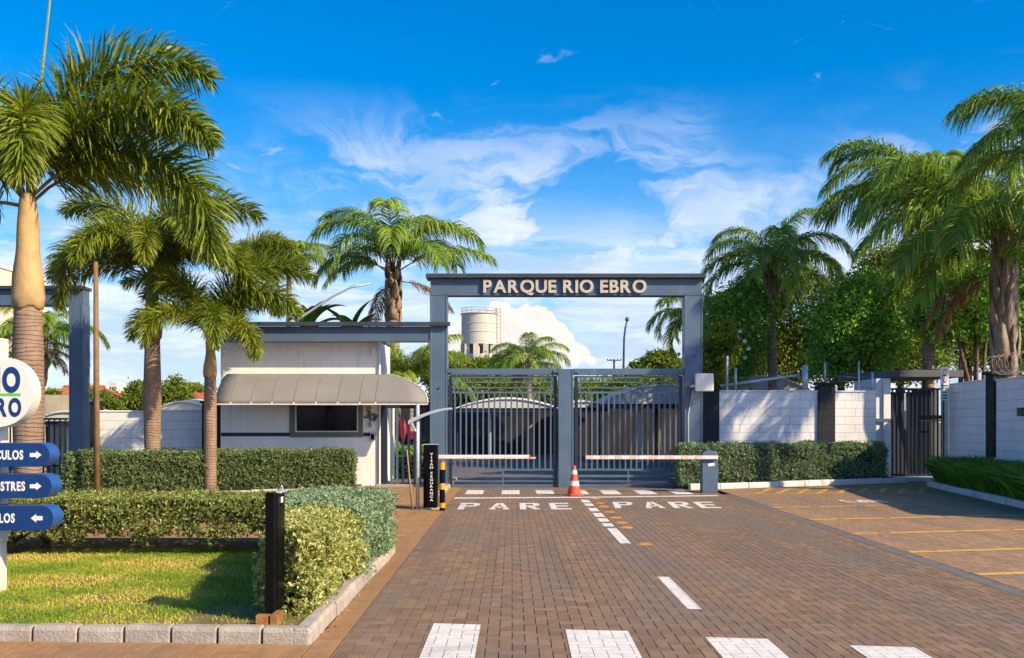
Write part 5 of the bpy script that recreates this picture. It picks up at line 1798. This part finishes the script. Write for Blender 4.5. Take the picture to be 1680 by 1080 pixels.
# ------------------------------------------------------------------ broad-leaved trees
def broadleaf(name, label, x, y, h, blobs, matn, seed, n, leaf, trunk_r=.14, group=None, stems=1, flowers=None, clump=26, cat='tree', tb=0.0, spread=.30):
    """blobs: (dx, dy, z, rx, ry, rz)"""
    r = rng(seed)
    root = thing(name, label, cat, (x, y, 0), group)
    rs = random.Random(seed)
    for s in range(stems):
        mb = MB()
        bx0 = x + (rs.uniform(-.5, .5) if stems > 1 else 0); by0 = y + (rs.uniform(-.3, .3) if stems > 1 else 0)
        tgt = blobs[s % len(blobs)] if stems > 1 else blobs[0]
        fork = Vector((x + (bx0 - x) * 1.2, by0, max(.3, tgt[2] - tgt[5] * .8)))
        if stems > 1:
            fork = Vector((x + tgt[0] * .6 + rs.uniform(-.5, .5), by0, max(.4, tgt[2] - tgt[5] * .7)))
        mid = Vector((bx0, by0, -.05)).lerp(fork, .5) + Vector((rs.uniform(-.12, .12), 0, 0))
        mb.tube([(bx0, by0, -.05), mid, fork], [trunk_r * 1.25, trunk_r, trunk_r * .8], 10)
        for b in (blobs if stems == 1 else [tgt]):
            for q in range(3 if stems == 1 else 2):
                e = Vector((x + b[0] + rs.uniform(-.6, .6) * b[3], y + b[1] + rs.uniform(-.6, .6) * b[4], b[2] + rs.uniform(-.2, .7) * b[5]))
                m2 = fork.lerp(e, .5) + Vector((0, 0, -.1 * b[5]))
                mb.tube([fork, m2, e], [trunk_r * .55, trunk_r * .35, trunk_r * .1], 6)
        build('trunk', mb, M['bark'], root, smooth=True)
    vol = np.array([b[3] * b[4] + b[4] * b[5] + b[3] * b[5] for b in blobs]); vol = vol / vol.sum()
    nc = max(20, n // clump)
    bi = r.choice(len(blobs), nc, p=vol)
    B = np.array(blobs)[bi]
    dirs = unit(r.normal(size=(nc, 3)))
    rad = r.uniform(.35, 1.0, (nc, 1)) ** .45
    wob = 1 + .16 * np.sin(dirs[:, :1] * 7 + seed) * np.sin(dirs[:, 2:3] * 8)
    C = np.array([x, y, 0]) + B[:, :3] + dirs * B[:, 3:6] * rad * wob
    sc_ = (B[:, 3:6].mean(1) * spread)[:, None]
    P = np.repeat(C, clump, 0) + np.repeat(sc_, clump, 0) * r.normal(size=(nc * clump, 3)) * np.array([.75, .75, .5])
    outd = np.repeat(dirs, clump, 0)
    D = unit(outd * .6 + r.normal(size=P.shape) * .8 + np.array([0, 0, -.25]))
    L = r.uniform(.7, 1.25, len(P)) * leaf
    V = leaf_quads(P, D, L, L * .5, r, .15, .15)
    tone = np.clip(np.repeat(.42 + tb + r.normal(0, .17, nc), clump) + r.normal(0, .12, len(P)), 0, 1)
    mesh_np('crown', V, quads(len(P)), M[matn], root, np.repeat(tone, 4), 'stuff')
    if flowers:
        fm, fpts = flowers
        for (fx_, fy_, fz_, fs_) in fpts:
            mb = MB()
            for q in range(5):
                a = q * 1.2566
                c = Vector((fx_, fy_, fz_)); e = c + Vector((math.cos(a) * fs_, -.03, math.sin(a) * fs_)); s_ = Vector((-math.sin(a), 0, math.cos(a))) * fs_ * .4
                mb.add([c, c.lerp(e, .6) + s_, e, c.lerp(e, .6) - s_], [(0, 1, 2, 3)])
            build('blossom', mb, M[fm], root)
    return root


def at(px, py, Y):
    return PX(px, Y), PZ(py, Y)


def blob(x0, y0, px, py, Y, rpx, rpy, ry=None):
    X, Z = at(px, py, Y)
    k = Y / F
    return (X - x0, Y - y0, Z, rpx * k, ry or rpx * k, rpy * k)


def tree_at(name, label, pxb, Y, bl, matn, seed, n, leaf, **kw):
    x = PX(pxb, Y)
    return broadleaf(name, label, x, Y, 0, [blob(x, Y, *b[:2], Y + (b[4] if len(b) > 4 else 0), b[2], b[3]) for b in bl], matn, seed, n, leaf, **kw)


G = 'trees behind the right wall'
tree_at('flowering_tree', 'dark leafy tree with white blossoms right beside the portal post', 1205, 37, [(1205, 545, 55, 70), (1190, 600, 45, 40), (1235, 500, 45, 40)], 'tree_dark', 301, 15000, .16, group=G,
        flowers=('flower', [(PX(p, 35.3), 35.3, PZ(q, 35.3), .09) for p, q in ((1210, 553), (1202, 566), (1198, 577), (1222, 560), (1214, 543), (1222, 587), (1195, 585), (1228, 572))]))
tree_at('leafy_tree', 'yellow-green airy tree behind the leaning queen palm', 1300, 40, [(1310, 520, 70, 75), (1290, 590, 60, 50), (1345, 560, 55, 60), (1240, 600, 45, 40)], 'tree_mid', 302, 17000, .17, group=G, tb=.05)
tree_at('leafy_tree', 'dense dark tree behind the short white wall', 1400, 34, [(1395, 530, 62, 62), (1430, 490, 48, 45), (1375, 590, 45, 40), (1440, 570, 45, 45)], 'tree_dark', 303, 19000, .15, group=G, stems=3)
tree_at('leafy_tree', 'tall mid-green tree behind the entrance slab', 1480, 38, [(1480, 520, 60, 70), (1470, 450, 60, 45), (1490, 590, 60, 40)], 'tree_mid', 304, 17000, .16, group=G)
tree_at('frangipani', 'dark broad-leaved shrub tree on many bare stems behind the notice sign', 1592, 31.5, [(1560, 500, 58, 38), (1605, 515, 52, 36), (1540, 530, 40, 32), (1585, 460, 42, 30)], 'tree_dark', 305, 9000, .19, group=G, stems=7, trunk_r=.06,
        flowers=('pink', [(PX(1557, 29.6), 29.6, PZ(487, 29.6), .13)]))
tree_at('leafy_tree', 'sunlit tree between the entrance palm and the thick palm trunk', 1590, 40, [(1590, 540, 75, 60), (1640, 480, 70, 60), (1690, 560, 70, 60), (1560, 440, 60, 50)], 'tree_mid', 306, 19000, .17, group=G, tb=.05)
tree_at('leafy_tree', 'dark tree filling the right edge behind the thick palm', 1690, 33, [(1700, 520, 70, 80), (1660, 560, 45, 50), (1720, 430, 60, 60)], 'tree_dark', 307, 13000, .17, group=G)
tree_at('leafy_tree', 'yellow-green hanging foliage hard right of the portal post, low', 1172, 34, [(1172, 600, 26, 45), (1185, 560, 22, 30)], 'tree_lite', 308, 5000, .14, group=G)

# behind the gate
G2 = 'trees beyond the gate'
tree_at('umbrella_tree', 'broad dark flat-topped tree below the water tower', 800, 75, [(805, 603, 42, 12), (780, 606, 34, 11), (835, 608, 34, 10), (800, 630, 70, 20)], 'tree_mid', 311, 14000, .30, group=G2, tb=-.15)
tree_at('leafy_tree', 'bright yellow-green shrub mass behind the left gate leaf', 770, 58, [(760, 636, 35, 24), (800, 645, 40, 22), (735, 650, 30, 30), (840, 648, 35, 18)], 'tree_lite', 312, 13000, .24, group=G2)
tree_at('leafy_tree', 'yellow-green treetop with reddish leaves left below the water tower', 745, 66, [(742, 600, 18, 18), (725, 615, 26, 24), (762, 618, 22, 12)], 'tree_lite', 313, 8000, .24, group=G2)
tree_at('leafy_tree', 'green shrub mass behind the small palm trunk and centre post', 900, 62, [(900, 640, 40, 20), (950, 645, 45, 18), (1000, 640, 40, 18), (865, 650, 40, 16)], 'tree_mid', 314, 12000, .24, group=G2, tb=.1)
tree_at('leafy_tree', 'upright sunny tree above the right gate leaf', 1080, 50, [(1080, 607, 32, 28), (1060, 625, 40, 22), (1105, 615, 30, 26), (1085, 590, 10, 16), (1066, 593, 8, 14), (1048, 602, 12, 12), (1102, 592, 8, 12)], 'tree_lite', 315, 9000, .20, group=G2, spread=.26)
tree_at('leafy_tree', 'dark green shrub mass behind the right gate leaf', 1080, 46, [(1060, 640, 45, 18), (1110, 636, 40, 22), (1020, 645, 40, 16)], 'tree_mid', 316, 10000, .18, group=G2)

# left background
G3 = 'trees beyond the left wall'
tree_at('leafy_tree', 'bright green tree between the two ringed trunks above the left wall', 232, 60, [(232, 650, 20, 26), (222, 668, 20, 18)], 'tree_lite', 321, 6000, .22, group=G3)
tree_at('leafy_tree', 'bright green tree right of the middle palm trunk', 283, 58, [(285, 650, 26, 26), (270, 665, 24, 18), (298, 665, 22, 14)], 'tree_lite', 322, 7000, .22, group=G3)
tree_at('leafy_tree', 'rounded green tree just right of the side portal post', 165, 55, [(165, 662, 22, 18), (150, 655, 14, 16), (185, 668, 12, 12)], 'tree_lite', 323, 5000, .20, group=G3)
tree_at('leafy_tree', 'flat green treetop left of the guardhouse', 325, 90, [(322, 645, 24, 10), (312, 655, 20, 10)], 'tree_mid', 324, 4000, .3, group=G3)
tree_at('leafy_tree', 'dark bush seen through the side portal', 88, 52, [(88, 657, 14, 14), (78, 664, 12, 12)], 'tree_mid', 325, 3000, .2, group=G3)
x_, z_ = at(212, 660, 150)
tree_at('distant_wood', 'low line of distant trees on the left skyline', 190, 170, [(180, 655, 30, 9), (215, 653, 20, 7), (250, 655, 40, 8), (320, 655, 40, 8), (120, 655, 40, 10)], 'tree_mid', 326, 6000, .6, group=None)

# ------------------------------------------------------------------ carports and boundary beyond the gate
def barrel(label, x0, x1, y0, y1, ze, rise, seed):
    root = thing('carport', label, 'carport', ((x0 + x1) / 2, (y0 + y1) / 2, 0), 'fabric carports beyond the gate')
    vs, fs, n = [], [], 12
    for i in range(n + 1):
        t = i / n
        x = x0 + (x1 - x0) * t
        z = ze + rise * math.sin(t * math.pi) ** .85
        vs += [(x, y0, z), (x, (y0 + y1) / 2, z + .12), (x, y1, z)]
    for i in range(n):
        a = i * 3
        fs += [(a, a + 3, a + 4, a + 1), (a + 1, a + 4, a + 5, a + 2)]
    o = build('canopy', MB().add(vs, fs), M['fabric'], root, smooth=True)
    m_ = o.modifiers.new('thick', 'SOLIDIFY'); m_.thickness = .03
    gv = [(v[0], y0 + .03, v[2] - .02) for v in vs[::3]]
    build('front_valance', MB().add(gv, [tuple(range(len(gv)))[::-1]]), M['fabric'], root)
    build('edge_tube', MB().tube([(v[0], v[1] - .02, v[2] - .03) for v in vs[::3]], .035, 6), M['alu'], root)
    build('truss', MB().box(x0, x1, y0 + .1, y0 + .18, ze - .22, ze - .02), M['steel_dark'], root)
    for k in range(4):
        x = x0 + (x1 - x0) * (k + .02) / 3.05
        build('post', MB().box(x - .05, x + .05, y0 + .9, y0 + 1.0, 0, ze), M['silver'] if k % 2 else M['steel_dark'], root)
    return root


barrel('arched white carport canopy behind the left gate leaf', PX(748, 47), PX(915, 47), 47, 53, PZ(669, 47), .45, 1)
barrel('carport canopy behind the centre post, mostly hidden', PX(918, 50), PX(1000, 50), 50, 54, PZ(668, 50), .3, 2)
barrel('large pale carport canopy rising behind the right gate leaf', PX(985, 42), PX(1190, 42), 42, 50, PZ(662, 42), .80, 3)
barrel('grey carport canopy peeping above the white wall right of the portal', PX(1166, 37), PX(1330, 37), 36.5, 40, PZ(645, 37), .62, 4)
barrel('grey carport canopy behind the left white wall', PX(255, 40), PX(345, 40), 40, 44, PZ(672, 40), .35, 5)
barrel('pale carport canopy beyond the far left gate', PX(55, 36), PX(160, 36), 36, 41, PZ(690, 36), .35, 6)
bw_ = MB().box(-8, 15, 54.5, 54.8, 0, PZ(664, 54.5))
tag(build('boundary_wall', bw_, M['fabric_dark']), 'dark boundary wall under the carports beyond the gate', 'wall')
cv = MB().box(PX(30, 38), PX(125, 38), 38, 38.2, 0, PZ(648, 38))
tag(build('concrete_wall', cv, M['concrete_raw']), 'streaked sunlit concrete wall seen through the side portal', 'wall')

# ------------------------------------------------------------------ water tower, lamp, pole
TY = 110.0
def tx(px):
    return PX(px, TY)
def tz(py):
    return PZ(py, TY)
wt = thing('water_tower', 'round pale water tower with railing above the left gate leaf', 'water tower', (tx(786), TY, 0))
TR = (tx(815) - tx(757)) / 2
cx_ = tx(786)
build('tank', MB().lathe([(TR, tz(561)), (TR, tz(517)), (TR * .98, tz(516))], cx_, TY, 40), M['tank'], wt)
for py in (546, 532):
    build('hoop', MB().lathe([(TR + .02, tz(py) - .04), (TR + .05, tz(py)), (TR + .02, tz(py) + .04)], cx_, TY, 40, cap=False), M['tank'], wt)
build('rim', MB().lathe([(TR + .01, tz(517)), (TR + .12, tz(516.6)), (TR + .12, tz(515.6)), (TR * .9, tz(515.5))], cx_, TY, 40), M['tank_metal'], wt)
build('ring_beam', MB().lathe([(TR + .04, tz(566)), (TR + .04, tz(561) - .02)], cx_, TY, 40), M['tank'], wt)
for k in range(10):
    a = k * math.pi / 5 + .15
    x, y = cx_ + TR * .9 * math.cos(a), TY + TR * .9 * math.sin(a)
    build('leg', MB().box(x - .28, x + .28, y - .28, y + .28, 0, tz(566)), M['tank'], wt)
build('base_drum', MB().lathe([(TR + .03, 0), (TR + .03, tz(582))], cx_, TY, 32), M['tank'], wt)
for py in (507, 511.5):
    build('rail', MB().tube([(cx_ + TR * math.cos(i * math.pi / 16), TY + TR * math.sin(i * math.pi / 16), tz(py)) for i in range(33)], .035, 5), M['tank_metal'], wt)
for k in range(16):
    a = k * math.pi / 8
    x, y = cx_ + TR * math.cos(a), TY + TR * math.sin(a)
    build('baluster', MB().tube([(x, y, tz(516)), (x, y, tz(507))], .03, 5), M['tank_metal'], wt)
lx = cx_ + TR + .45
ld = build('ladder', MB().tube([(lx, TY - .35, 0), (lx, TY - .35, tz(507))], .045, 5).tube([(lx - .4, TY - .35, 0), (lx - .4, TY - .35, tz(507))], .045, 5), M['tank_metal'], wt)
for k in range(12):
    z = tz(575) + (tz(507) - tz(575)) * k / 11
    build('rung', MB().bar((lx - .4, TY - .35, z), (lx, TY - .35, z), .05, .05), M['tank_metal'], wt)

sl = thing('street_lamp', 'slender curved street lamp standing against the sky through the portal', 'street lamp', (PX(1023, 60), 60, 0))
build('pole', MB().tube([(PX(1023, 60), 60, 0), (PX(1023, 60), 60, PZ(600, 60)), (PX(1024, 60), 60, PZ(555, 60)), (PX(1026, 60), 60, PZ(538, 60)), (PX(1028.6, 60), 60, PZ(527, 60))], [.09, .07, .06, .055, .05], 10), M['coping'], sl, smooth=True)
build('lantern', MB().lathe([(.02, PZ(528, 60)), (.10, PZ(526.5, 60)), (.14, PZ(524, 60)), (.09, PZ(521, 60)), (.02, PZ(519.8, 60))], PX(1029, 60), 60, 14), M['concrete'], sl, smooth=True)
up = thing('utility_pole', 'distant wooden utility pole with crossarm left of the street lamp', 'utility pole', (PX(1007.5, 95), 95, 0))
build('pole', MB().tube([(PX(1007.5, 95), 95, 0), (PX(1007.5, 95), 95, PZ(589.5, 95))], .10, 8), M['bark'], up)
build('crossarm', MB().box(PX(996, 95), PX(1019, 95), 94.8, 94.9, PZ(592.5, 95), PZ(591, 95)), M['bark'], up)
for px in (996.5, 1002, 1013, 1018.5):
    build('insulator', MB().lathe([(.05, PZ(591, 95)), (.08, PZ(590.3, 95)), (.03, PZ(589, 95))], PX(px, 95), 94.85, 8), M['coping'], up)

# ------------------------------------------------------------------ houses and far buildings
def house(label, px0, px1, Y, py_eave, py_ridge, depth, wallm='cream_wall', gable_right=False, nwin=2):
    x0, x1 = PX(px0, Y), PX(px1, Y)
    ze, zr = PZ(py_eave, Y), PZ(py_ridge, Y)
    root = thing('house', label, 'house', ((x0 + x1) / 2, Y, 0), 'tiled houses on the left skyline')
    mb = MB().box(x0, x1, Y, Y + depth, 0, ze)
    ym = Y + depth / 2
    mb.add([(x1, Y, ze), (x1, Y + depth, ze), (x1, ym, zr), (x0, Y, ze), (x0, Y + depth, ze), (x0, ym, zr)], [(0, 1, 2), (5, 4, 3)])
    build('wall', mb, M[wallm], root)
    o = .35
    k = (zr - ze) / (depth / 2)
    rf = MB()
    for s in (-1, 1):
        ye = ym + s * (depth / 2 + o)
        zz = ze - o * k
        rf.add([(x0 - o, ye, zz + .05), (x1 + o, ye, zz + .05), (x1 + o, ym, zr + .06), (x0 - o, ym, zr + .06), (x0 - o, ye, zz + .17), (x1 + o, ye, zz + .17), (x1 + o, ym, zr + .18), (x0 - o, ym, zr + .18)],
               [(3, 2, 1, 0), (4, 5, 6, 7), (0, 1, 5, 4), (1, 2, 6, 5), (3, 0, 4, 7)] if s < 0 else [(0, 1, 2, 3), (7, 6, 5, 4), (4, 5, 1, 0), (5, 6, 2, 1), (7, 4, 0, 3)])
    r_ = build('roof', rf, M['tile'], root)
    build('ridge', MB().tube([(x0 - o, ym, zr + .2), (x1 + o, ym, zr + .2)], .12, 8), M['tile'], r_)
    nrow = int((x1 - x0) / .5)
    tb = MB()
    for i in range(nrow):                       # courses of half-round tiles running down the near slope
        x = x0 + (x1 - x0) * (i + .5) / nrow
        tb.tube([(x, Y - o, ze - o * k + .18), (x, ym, zr + .19)], .07, 5)
    o_ = build('tile_course', tb, M['tile'], r_); o_['kind'] = 'stuff'
    for i in range(nwin):
        x = x0 + (x1 - x0) * (i + .5) / nwin
        wd = build('window', MB().box(x - .5, x + .5, Y - .05, Y - .002, ze - 1.5, ze - .5), M['alu'], root)
        build('pane', MB().box(x - .42, x + .42, Y - .07, Y - .052, ze - 1.42, ze - .58), M['far_glass'], wd)
    return root


house('red tiled house between the side portal and the middle palm trunk', 186, 214, 75, 664, 650, 9)
house('low red tiled house behind the tree right of the middle palm trunk', 293, 342, 82, 668, 648, 9)
house('taller red tiled house with a pale gable right of the middle palm', 262, 302, 120, 646, 629, 10)
house('tiled house seen through the side portal', 60, 112, 60, 655, 636, 9, 'beige')
for lab, px0, px1, Y, py in (('far white apartment block just left of the brown pole', 144, 153, 420, 630), ('far white block right of the brown pole', 163, 175, 430, 633), ('tallest far white block on the left skyline', 179, 191, 420, 630)):
    root = thing('far_building', lab, 'building', (PX((px0 + px1) / 2, Y), Y, 0), 'far white blocks on the left skyline')
    x0, x1 = PX(px0, Y), PX(px1, Y)
    build('wall', MB().box(x0, x1, Y, Y + 10, 0, PZ(py, Y)), M['far_white'], root)
    build('parapet', MB().box(x0 - .15, x1 + .15, Y - .15, Y + 10.2, PZ(py, Y) + .02, PZ(py, Y) + .5), M['far_white'], root)
    for i in range(3):
        for j in range(4):
            xx = x0 + (x1 - x0) * (i + .5) / 3
            zz = PZ(py, Y) - 1.8 - j * 2.8
            build('window', MB().box(xx - .4, xx + .4, Y - .05, Y - .003, zz - .55, zz + .55), M['far_glass'], root)
cbld = thing('cream_building', 'tall cream building strip behind the palm trunk at the far left', 'building', (PX(-30, 62), 62, 0))
x0, x1 = PX(-190, 62), PX(75.5, 72)
build('wall', MB().box(x0, x1, 62, 72, 0, PZ(425, 62)), M['beige'], cbld)
build('parapet', MB().box(x0 - .1, x1 + .1, 61.9, 72.1, PZ(425, 62) + .003, PZ(420, 62)), M['cream_wall'], cbld)
for j in range(4):
    for i in range(3):
        xx, zz = PX(-170 + i * 40, 62), PZ(462 + j * 62, 62)
        wd = build('window', MB().box(xx - .55, xx + .55, 61.94, 61.998, zz - .6, zz + .6), M['alu'], cbld)
        build('pane', MB().box(xx - .47, xx + .47, 61.92, 61.938, zz - .52, zz + .52), M['far_glass'], wd)
